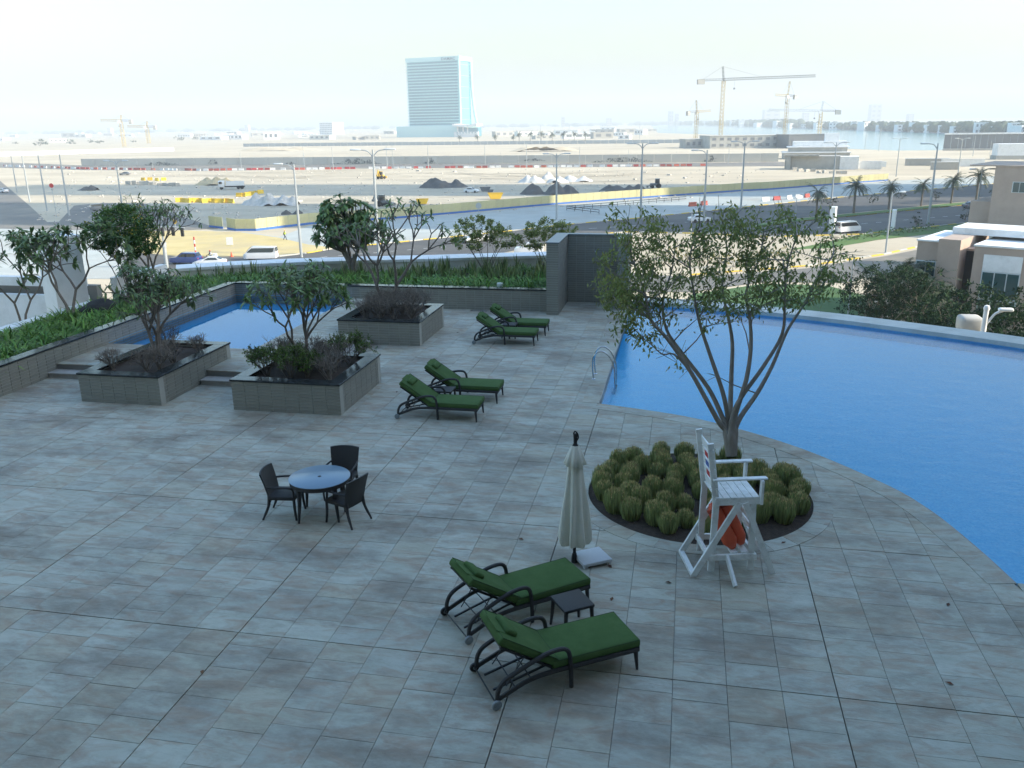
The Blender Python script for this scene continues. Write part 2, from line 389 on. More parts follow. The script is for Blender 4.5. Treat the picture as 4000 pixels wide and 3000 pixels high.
# slabs: four metre bays, six columns each, random lengths
JX0, JY0, BAY = -9.86, 9.45, 3.98
def half_planes(cx, cy):
    """cuts for a slab near the round bed and the pool edge"""
    out = []
    d = Vector((cx-BEDC[0], cy-BEDC[1]))
    if d.length < BEDR+1.2:
        n = d.normalized(); out.append((BEDC[0]+n.x*(BEDR+.02), BEDC[1]+n.y*(BEDR+.02), n.x, n.y))
    if cx > -3.2 and cy > 11.5:
        if cy > 20.4: out.append((-1.98, cy, -1, 0))
        else:
            i = min(range(len(near_arc)-1), key=lambda k: (near_arc[k].x-cx)**2+(near_arc[k].y-cy)**2)
            a, b = near_arc[i], near_arc[i+1]; t = (b-a).normalized(); n = (t.y, -t.x)
            n = (-n[0], -n[1]) if (n[0]*(BEDC[0]-a.x)+n[1]*(BEDC[1]-a.y)) < 0 else n
            out.append((a.x+n[0]*.02, a.y+n[1]*.02, n[0], n[1]))
            if cx < 0: out.append((-1.95, 20.42, 0, -1)) if cx > -1.95 else None
            if cx > 5.12 or cy < 12.3: out.append((cx, 12.70, 0, -1)) if cx > 5.12 else None
    return [o for o in out if o]
def pip(x, y, poly):
    c = False
    for i in range(len(poly)):
        x1, y1 = poly[i]; x2, y2 = poly[i-1]
        if (y1 > y) != (y2 > y) and x < (x2-x1)*(y-y1)/(y2-y1)+x1: c = not c
    return c
slabs = []
for bx in range(-3, 7):
    for by in range(-3, 7):
        x0, y0 = JX0+bx*BAY, JY0+by*BAY
        for c in range(6):
            xa, xb = x0+c*BAY/6, x0+(c+1)*BAY/6
            gl = .008 if c == 0 else .003; gr = .008 if c == 5 else .003
            y = y0
            while y < y0+BAY-.01:
                ln = random.choice((.3, .4, .4, .5, .6, .6, .8))
                if y0+BAY-y-ln < .28: ln = y0+BAY-y
                ga = .008 if y == y0 else .003; gb = .008 if y+ln > y0+BAY-.01 else .003
                poly = [(xa+gl, y+ga), (xb-gr, y+ga), (xb-gr, y+ln-gb), (xa+gl, y+ln-gb)]
                cx, cy = (xa+xb)/2, y+ln/2; y += ln
                if cx > 14 or cy < -.6 or cy > 33.3 or cx < -17.9: continue
                if cy > 31.0 and not (-4.6 < cx < -1.9): continue
                if cx < -10.4 and cy > 21.1: continue
                if math.hypot(cx-BEDC[0], cy-BEDC[1]) < BEDR-.3: continue
                for hp in half_planes(cx, cy):
                    poly = clip(poly, *hp)
                    if len(poly) < 3: break
                if len(poly) < 3 or area(poly) < .012: continue
                mx = sum(p[0] for p in poly)/len(poly); my = sum(p[1] for p in poly)/len(poly)
                if pip(mx, my, pool_poly): continue
                px, py = proj((mx, my, 0)) if depth((mx, my, 0)) > .5 else (-9999, 0)
                vis = -150 < px < 4150 and py < 3120
                slabs.append((area(poly)/max(depth((mx, my, 0)), .5)**2 if vis else 0, poly))
slabs.sort(key=lambda s: -s[0])
rest = MB()
for i, (k, poly) in enumerate(slabs):
    zt = R(-.002, .0015); rv = R(.001, .999)
    if i < 300: q = MB(); q.prism(poly, -.034, zt, rv, bottom=False); q.build('paver', M['paver'], deck)
    else: rest.prism(poly, -.034, zt, rv, bottom=False)
rest.build('paver_field', M['paver'], deck, kind='stuff')
# border stones round the bed and along the pool
def ring_stone(inner, outer, z0, z1, name, mat, parent, root=None):
    q = MB(); q.prism([(p[0], p[1]) for p in inner]+[(p[0], p[1]) for p in reversed(outer)], z0, z1, R(.001, .999)); return q.build(name, mat, parent, root)
n = 30
for k in range(n):
    a0, a1 = 2*math.pi*k/n+.0015, 2*math.pi*(k+1)/n-.0015
    aa = [a0+(a1-a0)*j/4 for j in range(5)]
    ring_stone([(BEDC[0]+BEDR*math.cos(a), BEDC[1]+BEDR*math.sin(a)) for a in aa], [(BEDC[0]+(BEDR+.34)*math.cos(a), BEDC[1]+(BEDR+.34)*math.sin(a)) for a in aa], -.08, .006, 'border_stone', M['paver'], deck)
def offset_path(path, d):
    out = []
    for i, p in enumerate(path):
        t = (path[min(i+1, len(path)-1)]-path[max(i-1, 0)]).normalized(); out.append(Vector((p.x-t.y*d, p.y+t.x*d, 0)))
    return out
pod = [(-21.4, -.7), (16, -.7), (16, 24.2)]+[(p.x, p.y) for p in reversed(offset_path(far_arc, .9))]+[(-2, 34), (-4.7, 39), (-6.4, 38.5), (-11.2, 37.0), (-18.3, 34.8), (-21.4, 33)]
mb = MB(); polymesh(mb, pod, -1.5)
for i in range(len(pod)):
    a, b = pod[i], pod[(i+1) % len(pod)]; mb.add([(a[0], a[1], G), (b[0], b[1], G), (b[0], b[1], -1.5), (a[0], a[1], -1.5)], [(0, 1, 2, 3)])
structure('podium', mb, M['hotel'], 'podium below the pool deck')
po = offset_path(near_arc, -.42)
for i in range(0, len(near_arc)-1, 3):
    j = min(i+3, len(near_arc)-1); ring_stone(near_arc[i:j+1], po[i:j+1], -.12, .006, 'coping_stone', M['paver'], deck)
y = 20.42
while y < 33.3:
    q = MB(); q.prism([(-2.37, y+.002), (-1.95, y+.002), (-1.95, min(y+.62, 33.4)), (-2.37, min(y+.62, 33.4))], -.12, .006, R(.001, .999)); q.build('coping_stone', M['paver'], deck); y += .625
x = 5.0
while x < 13.5:
    q = MB(); q.prism([(x+.15, 12.31), (x+.77, 12.31), (x+.77, 12.73), (x+.15, 12.73)], -.12, .006, R(.001, .999)); q.build('coping_stone', M['paver'], deck); x += .625
# -------- big pool
mb = MB(); polymesh(mb, pool_poly, -.4)
for i in range(len(pool_poly)):
    a, b = pool_poly[i], pool_poly[(i+1) % len(pool_poly)]
    mb.add([(a[0], a[1], -.4), (b[0], b[1], -.4), (b[0], b[1], -.05), (a[0], a[1], -.05)], [(0, 1, 2, 3)])
structure('pool_basin', mb, M['basin'], 'blue mosaic basin of the large curved pool')
mb = MB(); polymesh(mb, pool_poly, -.045); structure('pool_water', mb, M['water'], 'blue water of the large curved pool')
lip = MB()
pe = offset_path([Vector((-1.95, 33, 0)), Vector((-1.95, 20.4, 0))]+near_arc[1:], .025)
src = [Vector((-1.95, 33, 0)), Vector((-1.95, 20.4, 0))]+near_arc[1:]
for i in range(len(src)-1): lip.prism([(src[i].x, src[i].y), (src[i+1].x, src[i+1].y), (pe[i+1].x, pe[i+1].y), (pe[i].x, pe[i].y)], -.2, .003)
lip.build('pool_lip', M['stone'], deck)
# far edge: raised coping with an inner face
t_far = thing('pool_edge_wall', 'low cream wall curving along the far edge of the large pool', 'wall', (3, 31.5, -.1))
fo = offset_path(far_arc, 1.0)
for i in range(0, len(far_arc)-1, 4):
    j = min(i+4, len(far_arc)-1)
    q = MB(); q.prism([(p.x, p.y) for p in far_arc[i:j+1]]+[(p.x, p.y) for p in reversed(fo[i:j+1])], -.05, .09); q.build('coping_panel', M['render'], t_far, t_far)
# -------- tiled walls
TILE_W, TILE_H, TILE_D = .35, .0865, .012
_tm = MB(); _tm.box((0, 0, 0), (TILE_W-.014, TILE_D, TILE_H-.014)); _to = _tm.build('tile', M['tile']); TILE = _to.data; bpy.data.objects.remove(_to)
def clad(root, faces, limit=300):
    """faces: (p0, p1, z0, z1) base line in world xy, outside on the right of p0->p1; nearest tiles single, the rest one part"""
    tl = []
    for p0, p1, z0, z1 in faces:
        p0, p1 = Vector((*p0, 0)), Vector((*p1, 0)); d = p1-p0; L_ = d.length; d.normalize(); nrm = Vector((d.y, -d.x, 0)); rz = math.atan2(d.y, d.x)
        nx = max(1, round(L_/TILE_W)); w = L_/nx; nz = max(1, round((z1-z0)/TILE_H)); h = (z1-z0)/nz
        for i in range(nx):
            for j in range(nz):
                c = p0+d*(w*(i+.5))+nrm*(TILE_D/2+.001); c.z = z0+h*(j+.5)
                facing = (CPOS-c).dot(nrm) > 0
                px, py = proj(c) if depth(c) > 1 else (-9e9, 0)
                tl.append((depth(c) if facing and -100 < px < 4100 and -100 < py < 3100 else 1e6+depth(c), c, rz, w/TILE_W, h/TILE_H))
    tl.sort(key=lambda t: t[0]); rest_ = MB(); o = ORG[root.name]
    for i, (k, c, rz, sx, sz) in enumerate(tl):
        if i < limit and k < 1e6: inst(TILE, 'tile', root, c-o, (0, 0, rz), (sx, 1, sz))
        else: rest_.box(c, ((TILE_W-.014)*sx, TILE_D, (TILE_H-.014)*sz), rz, rnd=R(.001, .999))
    if rest_.v: rest_.build('tile_field', M['tile'], root, root, kind='stuff')
WH = .80                                                # wall height
t_lw = thing('planter_wall', 'long grey tiled retaining wall along the left and back planting beds', 'wall', (-17.8, 24, 0))
q = MB(); q.box((-17.78, 21.6, WH/2-.2), (.26, 19.2, WH+.4)); q.build('wall_core', M['tilegrout'], t_lw, t_lw)
q = MB(); q.box((-11.25, 31.23, WH/2-.2), (12.7, .26, WH+.4)); q.build('wall_core', M['tilegrout'], t_lw, t_lw)
clad(t_lw, [((-17.65, 12), (-17.65, 31.1), 0, WH-.04), ((-17.65, 31.1), (-4.91, 31.1), 0, WH-.04)], 300)
q = MB()
y = 12.
while y < 30.6: q.rbox((-17.80, y+.6, WH), (.38, 1.19, .05), .006, 1); y += 1.2
x = -17.60
while x < -5.3: w = min(1.2, -4.92-x); q.rbox((x+w/2, 31.25, WH), (w-.008, .38, .05), .006, 1); x += 1.2
q.build('coping', M['granite'], t_lw, t_lw)
def square_planter(x0, x1, y0, y1, h, label):
    cx, cy = (x0+x1)/2, (y0+y1)/2
    t = thing('planter_box', label, 'planter', (cx, cy, 0), group='square tiled planters')
    q = MB(); e = .016
    for (c, s) in (((cx, y0+.12, h/2-.05), (x1-x0, .2, h)), ((cx, y1-.12, h/2-.05), (x1-x0, .2, h)), ((x0+.12, cy, h/2-.05), (.2, y1-y0-.44, h)), ((x1-.12, cy, h/2-.05), (.2, y1-y0-.44, h))):
        q.box(c, s)
    q.build('wall_core', M['tilegrout'], t, t)
    clad(t, [((x0, y0+.02), (x1, y0+.02), 0, h-.055), ((x1-.02, y0), (x1-.02, y1), 0, h-.055), ((x1, y1-.02), (x0, y1-.02), 0, h-.055), ((x0+.02, y1), (x0+.02, y0), 0, h-.055)], 200)
    q = MB(); w = .34
    for (c, s) in (((cx, y0+w/2-.02, h-.03), (x1-x0+.04, w, .05)), ((cx, y1-w/2+.02, h-.03), (x1-x0+.04, w, .05)), ((x0+w/2-.02, cy, h-.03), (w, y1-y0-2*w+.036, .05)), ((x1-w/2+.02, cy, h-.03), (w, y1-y0-2*w+.036, .05))):
        q.rbox(c, s, .006, 1)
    q.build('coping', M['granite'], t, t)
    q = MB(); nx = 14; vs_ = []; ix0, ix1, iy0, iy1 = x0+.22, x1-.22, y0+.22, y1-.22
    for j in range(nx+1):
        for i in range(nx+1):
            vs_.append((ix0+(ix1-ix0)*i/nx, iy0+(iy1-iy0)*j/nx, h-.13+.05*noise.noise(Vector((i*.5+cx, j*.5, 0)))))
    q.add(vs_, [(j*(nx+1)+i, j*(nx+1)+i+1, (j+1)*(nx+1)+i+1, (j+1)*(nx+1)+i) for j in range(nx) for i in range(nx)])
    q.build('soil', M['soil'], t, t, smooth=60)
    return t
PL1 = square_planter(-15.2, -12.9, 18.5, 22.1, .78, 'tiled square planter nearest the left wall, with bare twigs and a tree')
PL2 = square_planter(-10.9, -8.04, 18.5, 21.4, .80, 'tiled square planter with green and bare shrubs, nearest the loungers')
PL3 = square_planter(-10.9, -8.15, 25.35, 28.2, .80, 'tiled square planter behind, beside the far end of the wading pool')
# -------- raised platform with the wading pool
PZ = .30
plat = structure('platform', MB().box((-13.93, 21.92, PZ/2-.02), (7.42, 2.37, PZ)).box((-11.46, 27.1, PZ/2-.02), (2.48, 7.98, PZ)), M['grout'], 'raised stone platform round the wading pool')
def slab_sheet(x0, x1, y0, y1, z, w, l, parent):
    nx = max(1, round((x1-x0)/w)); ny = max(1, round((y1-y0)/l))
    for i in range(nx):
        for j in range(ny):
            a, b = x0+(x1-x0)*i/nx, x0+(x1-x0)*(i+1)/nx; c, d = y0+(y1-y0)*j/ny, y0+(y1-y0)*(j+1)/ny
            q = MB(); q.prism([(a+.003, c+.003), (b-.003, c+.003), (b-.003, d-.003), (a+.003, d-.003)], z-.03, z+R(0, .002), R(.001, .999)); q.build('platform_slab', M['paver'], parent)
slab_sheet(-17.64, -10.2, 20.72, 23.1, PZ+.012, .9, .6, plat)
slab_sheet(-12.7, -10.2, 23.1, 31.08, PZ+.012, .62, .8, plat)
def step(x0, x1, y0, y1, z, label):
    t = thing('stone_step', label, 'step', ((x0+x1)/2, (y0+y1)/2, 0))
    q = MB(); q.rbox(((x0+x1)/2, (y0+y1)/2, z-.02), (x1-x0, y1-y0, .04), .006, 1); q.build('tread', M['stone'], t, t)
    q = MB(); q.box(((x0+x1)/2, (y0+y1)/2+.01, (z-.04)/2), (x1-x0-.04, y1-y0-.03, z-.04)); q.build('riser', M['stone'], t, t); return t
step(-17.64, -15.22, 20.3, 20.73, .155, 'low stone step between the left wall and the first planter')
step(-12.88, -10.92, 20.3, 20.73, .155, 'low stone step between the two front planters')
step(-10.19, -9.75, 21.42, 25.33, .155, 'long stone step on the right side of the platform')
q = MB(); wx0, wx1, wy0, wy1 = -17.645, -12.7, 23.1, 31.095
q.add([(wx0, wy0, -.02), (wx1, wy0, -.02), (wx1, wy1, -.02), (wx0, wy1, -.02)], [(0, 1, 2, 3)])
for a, b in (((wx0, wy0), (wx1, wy0)), ((wx1, wy0), (wx1, wy1)), ((wx1, wy1), (wx0, wy1)), ((wx0, wy1), (wx0, wy0))):
    z1 = PZ if a[1] == wy0 or b == (wx1, wy1) and a[0] == wx1 else PZ+.06
    q.add([(a[0], a[1], -.02), (b[0], b[1], -.02), (b[0], b[1], z1), (a[0], a[1], z1)], [(0, 1, 2, 3)])
structure('wading_pool_basin', q, M['basin2'], 'blue mosaic basin of the small wading pool')
q = MB(); q.add([(wx0, wy0, PZ-.02), (wx1, wy0, PZ-.02), (wx1, wy1, PZ-.02), (wx0, wy1, PZ-.02)], [(0, 1, 2, 3)])
structure('wading_pool_water', q, M['water2'], 'still water of the small wading pool')
# -------- shower enclosure
t_sh = thing('shower_enclosure', 'tall grey tiled three sided shower enclosure at the back of the deck', 'shower', (-3.4, 32, 0))
SHH = 2.66; q = MB()
for (x0, x1, y0, y1) in ((-4.9, -4.45, 30.5, 33.3), (-4.45, -2.42, 33.0, 33.3), (-2.42, -2.02, 31.7, 33.3)): q.box(((x0+x1)/2, (y0+y1)/2, SHH/2-.03), (x1-x0-.03, y1-y0-.03, SHH-.06))
q.build('wall_core', M['tilegrout'], t_sh, t_sh)
clad(t_sh, [((-4.9, 30.515), (-4.45, 30.515), 0, SHH-.06), ((-4.465, 30.5), (-4.465, 33.0), 0, SHH-.06), ((-4.45, 33.015), (-2.42, 33.015), 0, SHH-.06), ((-2.42, 31.715), (-2.02, 31.715), 0, SHH-.06),
            ((-2.405, 33.0), (-2.405, 31.7), 0, SHH-.06), ((-4.885, 33.3), (-4.885, 30.5), 0, SHH-.06), ((-2.035, 31.7), (-2.035, 33.3), 0, SHH-.06), ((-2.0, 33.285), (-4.9, 33.285), 0, SHH-.06)], 300)
q = MB()
for (x0, x1, y0, y1) in ((-4.92, -4.43, 30.48, 33.32), (-4.425, -2.445, 32.97, 33.32), (-2.44, -2.0, 31.68, 33.32)): q.box(((x0+x1)/2, (y0+y1)/2, SHH-.025), (x1-x0, y1-y0, .05))
q.build('coping', mk('grey_coping', (.17, .19, .19), .4, (.21, .23, .23), 5), t_sh, t_sh)
q = MB(); q.tube([(-3.35, 33.0, 2.12), (-3.35, 32.8, 2.16), (-3.35, 32.62, 2.10)], .016, 8); q.lathe([(.02, .03), (.09, .0), (.09, -.02)], 16, (-3.35, 32.6, 2.07)); q.build('shower_head', M['steel'], t_sh, t_sh, smooth=40)
# -------- bed in the deck
t_bed = structure('planting_bed', MB().lathe([(.01, .05), (1.0, .045), (1.7, .015), (BEDR-.005, -.03), (BEDR-.005, -.3)], 48, (BEDC[0], BEDC[1], 0), cap=False), M['soil'], 'round bed of dark soil cut into the deck', smooth=60)
# -------- back and left planting beds, parapets
mb = MB()
mb.prism([(-17.92, 12), (-20.9, 12), (-20.9, 32.0), (-17.92, 31.9)], -.1, .58)
mb.prism([(-17.92, 31.36), (-4.95, 31.36), (-4.95, 38.0), (-11, 36.4), (-18.1, 34.3), (-20.9, 32.6), (-20.9, 31.9), (-17.92, 31.9)], -.1, .585)
structure('planting_bed', mb, M['soil'], 'raised bed of soil along the left and back of the deck')
def parapet(path, w, z1, zi, label, name='parapet_wall', mats=None):
    a = [Vector((*p, 0)) for p in path]; b = offset_path(a, w); c = a[len(a)//2]
    t = thing(name, label, 'wall', (c.x, c.y, 0))
    for i in range(len(a)-1):
        q = MB(); q.prism([(a[i].x, a[i].y), (a[i+1].x, a[i+1].y), (b[i+1].x, b[i+1].y), (b[i].x, b[i].y)], -1, zi); q.build('wall_panel', M['render'], t, t)
        q = MB(); q.prism([(p.x, p.y) for p in (a[i]-(b[i]-a[i]).normalized()*.04, a[i+1]-(b[i+1]-a[i+1]).normalized()*.04, b[i+1], b[i])], zi, z1); q.build('coping', M['whitewall'], t, t)
    return t
bp_ = catmull([(-20.95, 32.3, 0), (-18.1, 33.95, 0), (-14.5, 35.2, 0), (-11, 36.15, 0), (-8.5, 36.95, 0), (-6.2, 37.65, 0), (-4.6, 38.1, 0)], 3)
parapet([(p.x, p.y) for p in bp_], 1.15, 1.12, 1.0, 'cream parapet with a wide pale coping along the back of the deck')
parapet([(-20.95, 12.5), (-20.95, 17), (-20.95, 21), (-20.95, 25.2), (-20.95, 27.4)], .55, .72, .62, 'low cream parapet along the left planting bed')
t = thing('pillar', 'white rectangular pillar standing behind the left planting bed', 'pillar', (-23.3, 28.5, -12.5), math.radians(58))
MB().box((0, 0, 7.7), (1.15, 1.3, 15.4)).build('shaft', M['whitewall'], t)
MB().rbox((0, 0, 15.42), (1.25, 1.4, .1), .02, 1).build('cap', M['whitewall'], t)
t = thing('side_wall', 'white wall with an open slot beyond the left parapet', 'wall', (-27, 29, -12.5))
MB().box((-31, 30.2, -6.1), (14.5, .3, 12.8)).build('lower_panel', M['whitewall'], t, t)
MB().box((-31, 30.2, .86), (14.5, .34, .36)).build('upper_beam', M['whitewall'], t, t)
MB().box((-31, 31.0, -6.0), (14.5, .3, 13.2)).build('dark_slot_backing', M['grout'], t, t)  # added backing that makes the open slot look dark
MB().box((-21.9, 31.2, -5.6), (.3, 3.4, 13.6)).build('side_panel', M['whitewall'], t, t)
# ================================================================== furniture on the deck
def arc_pts(pts, k=6): return catmull(pts, k)
def make_lounger():
    t = thing('sun_lounger', 'x', 'sun lounger', (0, 0, 0)); W = .365
    rails = MB()
    for s in (-1, 1):
        y = s*W
        rails.tube(arc_pts([(-.97, y, .10), (-.80, y, .17), (-.55, y, .265), (-.25, y, .30), (.3, y, .30), (.98, y, .30)], 4), .022, 6, flat=1.5)
    rails.beam((.97, -W, .30), (.97, W, .30), .04, .07); rails.beam((-.2, -W, .29), (-.2, W, .29), .03, .04)
    rails.build('frame', M['woven'], t, smooth=40)
    for s in (-1, 1):
        y = s*(W+.012)
        q = MB(); q.tube(arc_pts([(-.97, y, .09), (-.95, y, .24), (-.86, y, .36), (-.62, y, .47), (-.34, y, .575), (-.14, y, .60), (-.04, y, .56), (.0, y, .44), (.015, y, .2), (.02, y, .02)], 4), .029, 8, flat=1.0)
        q.build('armrest', M['woven'], t, smooth=40)
        q = MB(); q.tube([(.94, s*(W-.02), .31), (.965, s*(W-.005), .0)], [.034, .017], 6); q.build('leg', M['woven'], t, smooth=40)
        q = MB(); q.lathe([(.03, -.018), (.058, -.018), (.064, -.01), (.064, .01), (.058, .018), (.03, .018)], 16, (-.985, s*(W+.045), .064), 'Y')
        w = q.build('wheel', M['wheelgrey'] if s < 0 else M['blackplastic'], t, smooth=40)
        q = MB(); q.lathe([(.026, -.024), (.026, .024)], 12, (-.985, s*(W+.045), .064), 'Y'); q.build('hub', M['wheelgrey'], w, smooth=40)
    q = MB()
    q.tube([(-.985, -W-.05, .07), (-.985, W+.05, .07)], .011, 6)
    for y in (-.16, .16): q.beam((-.94, y, .10), (-.2, y, .27), .02, .025)
    for x, z in ((-.72, .17), (-.5, .22)): q.tube([(x, -W, z+.03), (x, W, z+.03)], .009, 5)
    q.build('rear_frame', M['darkmetal'], t)
    q = MB(); hx, hz = -.22, .33; bx, bz = -.90, .79      # back frame
    for y in (-.32, .32): q.beam((hx, y, hz), (bx, y, bz), .028, .03)
    for k in (.15, .5, .97): q.beam((hx+(bx-hx)*k, -.3, hz+(bz-hz)*k), (hx+(bx-hx)*k, .3, hz+(bz-hz)*k), .025, .025)
    for y in (-.24, .24): q.tube([(-.52, y, .565), (-.80, y, .17)], .008, 5)
    q.build('back_frame', M['darkmetal'], t)
    q = MB(); q.rbox((.39, 0, .375), (1.24, .73, .115), .035, 3, puff=.018); sc_ = q.build('seat_cushion', M['green'], t, smooth=50)
    q = MB(); q.tube([(-.2, -.355, .425), (.99, -.355, .425), (.997, .355, .425), (-.2, .355, .425), (-.2, -.355, .425)], .006, 5); q.build('piping', M['piping'], sc_)
    d = Vector((bx-hx, 0, bz-hz)).normalized(); nrm = Vector((-d.z, 0, d.x)) if d.x > 0 else Vector((d.z, 0, -d.x))
    Mx = Matrix((d, Vector((0, 1, 0)), nrm)).transposed()
    q = MB(); q.rbox(Vector((hx, 0, hz))+d*.43+nrm*.078, (.90, .71, .11), .035, 3, Mx, puff=.015); bc_ = q.build('back_cushion', M['green'], t, smooth=50)
    c_ = Vector((hx, 0, hz))+d*.43+nrm*.13; q = MB(); q.tube([c_+d*a_+Vector((0, b_, 0)) for a_, b_ in ((-.43, -.345), (.43, -.345), (.43, .345), (-.43, .345), (-.43, -.345))], .006, 5); q.build('piping', M['piping'], bc_)
    q = MB(); q.rbox(Vector((hx, 0, hz))+d*.68+nrm*.16, (.17, .40, .085), .035, 3, Mx, puff=.01); p = q.build('head_pillow', M['green'], t, smooth=50)
    q = MB(); q.rbox(Vector((hx, 0, hz))+d*.80+nrm*.135, (.20, .40, .012), .004, 1, Mx); q.build('strap', M['green'], p)
    return t
def place(o, x, y, deg, label, group=None):
    o.location = (x, y, 0); o.rotation_euler = (0, 0, math.radians(deg)); o['label'] = label
    if group: o['group'] = group
lg0 = make_lounger(); LG = 'green cushioned sun loungers'
spots = [(-1.37, 9.36, 33, 'green sun lounger nearest the camera, on the open stone deck'),
         (-2.13, 10.68, 39, 'green sun lounger next to the closed parasol, behind the side table'),
         (-5.62, 18.90, 0, 'front green lounger of the middle pair beside the planters'),
         (-5.44, 20.36, 0, 'rear green lounger of the middle pair beside the planters'),
         (-5.52, 26.25, 0, 'front green lounger of the far pair near the shower'),
         (-5.38, 27.62, 0, 'rearmost green lounger, half hidden in the far pair near the shower')]
for i, (x, y, a, lb) in enumerate(spots):
    o = lg0 if i == 0 else copy_tree(lg0); place(o, x, y, a, lb, LG)
def make_side_table():
    t = thing('side_table', 'x', 'side table')
    q = MB(); q.rbox((0, 0, .43), (.46, .46, .045), .012, 2); q.build('table_top', M['woven'], t, smooth=40)
    for sx in (-1, 1):
        for sy in (-1, 1):
            q = MB(); q.tube([(sx*.195, sy*.195, .41), (sx*.205, sy*.205, .2), (sx*.222, sy*.222, 0)], [.03, .024, .018], 6); q.build('leg', M['woven'], t, smooth=40)
    return t
st0 = make_side_table()
for i, (x, y, a, lb) in enumerate([(-1.31, 10.36, 35, 'dark woven side table between the two nearest loungers'), (-5.72, 19.62, 0, 'dark woven side table between the middle pair of loungers'), (-5.55, 26.95, 0, 'dark woven side table between the far pair of loungers')]):
    o = st0 if i == 0 else copy_tree(st0); place(o, x, y, a, lb, 'dark woven side tables')
# round table
t = thing('round_table', 'round dark table with a blue glass top and parasol hole', 'table', (-6.25, 13.22, 0))
q = MB(); q.lathe([(.535, .0), (.545, .006), (.545, .014), (.54, .018)], 64, (0, 0, .727)); tp = q.build('table_top', M['glasstop'], t, smooth=40)
q = MB(); q.lathe([(.03, 0), (.034, .004), (.03, .006)], 20, (0, 0, .7455)); q.build('hole_cap', M['blackplastic'], tp, smooth=40)
q = MB(); q.lathe([(.525, -.002), (.53, .0), (.53, .07), (.52, .072)], 64, (0, 0, .652)); q.build('apron', M['woven'], t, smooth=40)
for k in range(4):
    a = math.radians(58+90*k); q = MB(); q.tube([(.44*math.cos(a), .44*math.sin(a), .66), (.455*math.cos(a), .455*math.sin(a), .35), (.50*math.cos(a), .50*math.sin(a), 0)], [.05, .036, .02], 8); q.build('leg', M['woven'], t, smooth=40)
def make_chair():
    t = thing('armchair', 'x', 'chair')                 # faces +x
    q = MB(); q.rbox((0, 0, .41), (.5, .5, .07), .02, 2); q.build('seat', M['woven'], t, smooth=40)
    q = MB(); vs_ = []; nu, nv = 8, 10
    for side in (0, 1):
        for j in range(nv+1):
            for i in range(nu+1):
                u, v = i/nu*2-1, j/nv; wd = .235+.045*v
                x = -.22-.10*v-.05*v*v+(.045*u*u)*(.4+.6*v)-side*.028; vs_.append((x, u*wd, .34+.56*v-.02*u*u*v))
    n1 = (nu+1)*(nv+1); fs_ = []
    for j in range(nv):
        for i in range(nu):
            a = j*(nu+1)+i; fs_.append((a, a+1, a+nu+2, a+nu+1)); fs_.append((a+n1, a+nu+1+n1, a+nu+2+n1, a+1+n1))
    for j in range(nv):
        for i in (0, nu):
            a = j*(nu+1)+i; b = a+nu+1; fs_.append((a, b, b+n1, a+n1) if i == 0 else (a, a+n1, b+n1, b))
    for i in range(nu):
        a = nv*(nu+1)+i; fs_.append((a, a+1, a+1+n1, a+n1)); fs_.append((i, i+n1, i+1+n1, i+1))
    q.add(vs_, fs_); q.build('backrest', M['woven'], t, smooth=50)
    for s in (-1, 1):
        q = MB(); q.tube(arc_pts([(-.27, s*.25, .62), (-.05, s*.275, .635), (.17, s*.275, .63), (.235, s*.265, .58), (.235, s*.25, .42)], 4), .019, 6); q.build('armrest', M['woven'], t, smooth=40)
        q = MB(); q.tube(arc_pts([(.22, s*.225, .42), (.225, s*.23, .2), (.245, s*.245, 0)], 4), [.026]*4+[.024]*3+[.02]*2, 6); q.build('leg', M['woven'], t, smooth=40)
        q = MB(); q.tube(arc_pts([(-.235, s*.21, .45), (-.26, s*.225, .25), (-.37, s*.26, 0)], 4), [.03]*4+[.025]*3+[.019]*2, 6); q.build('leg', M['woven'], t, smooth=40)
    return t
ch0 = make_chair()
for i, (x, y, a, lb) in enumerate([(-6.88, 13.12, 6, 'dark woven armchair left of the round table'), (-5.74, 13.08, 160, 'dark woven armchair right of the round table'), (-6.18, 14.02, -84, 'dark woven armchair behind the round table')]):
    o = ch0 if i == 0 else copy_tree(ch0); place(o, x, y, a, lb, 'armchairs at the round table')
# closed parasol
t = thing('parasol', 'closed cream parasol with dark finial standing behind the nearest loungers', 'parasol', (-1.52, 12.25, 0))
q = MB(); q.lathe([(.026, .05), (.026, 2.02)], 14); q.build('pole', M['darkmetal'], t, smooth=40)
q = MB(); q.lathe([(.05, 1.99), (.045, 2.0), (.028, 2.04), (.03, 2.12), (.034, 2.16), (.02, 2.2)], 14); q.tube(arc_pts([(.02, -.0, 2.08), (.045, 0, 2.13), (.03, 0, 2.2), (-.01, 0, 2.23), (-.03, 0, 2.18)], 3), .012, 6)
q.build('finial', M['blackplastic'], t, smooth=40)
NF = 64
def folds(k, z):
    a = 2*math.pi*k/NF; d = max(0, min(1, (2.0-z)/1.2))
    return 1+d*(.20*math.cos(8*a+.6)+.10*math.sin(5*a+z*2)+.05*math.sin(13*a-z*3))
q = MB(); q.lathe([(.05, 2.0), (.09, 1.86), (.11, 1.75), (.118, 1.6), (.145, 1.3), (.185, .95), (.220, .62), (.235, .42), (.205, .35), (.06, .42)], NF, cap=False, star=folds); cn = q.build('canopy', M['canvas'], t, smooth=80)
q = MB(); q.lathe([(.055, 2.005), (.11, 1.88), (.165, 1.70), (.16, 1.695), (.10, 1.84)], NF, cap=False, star=lambda k, z: 1+(.13 if z < 1.8 else .05)*math.cos(2*math.pi*k/NF*8)); q.build('vent_skirt', M['canvas'], cn, smooth=80)
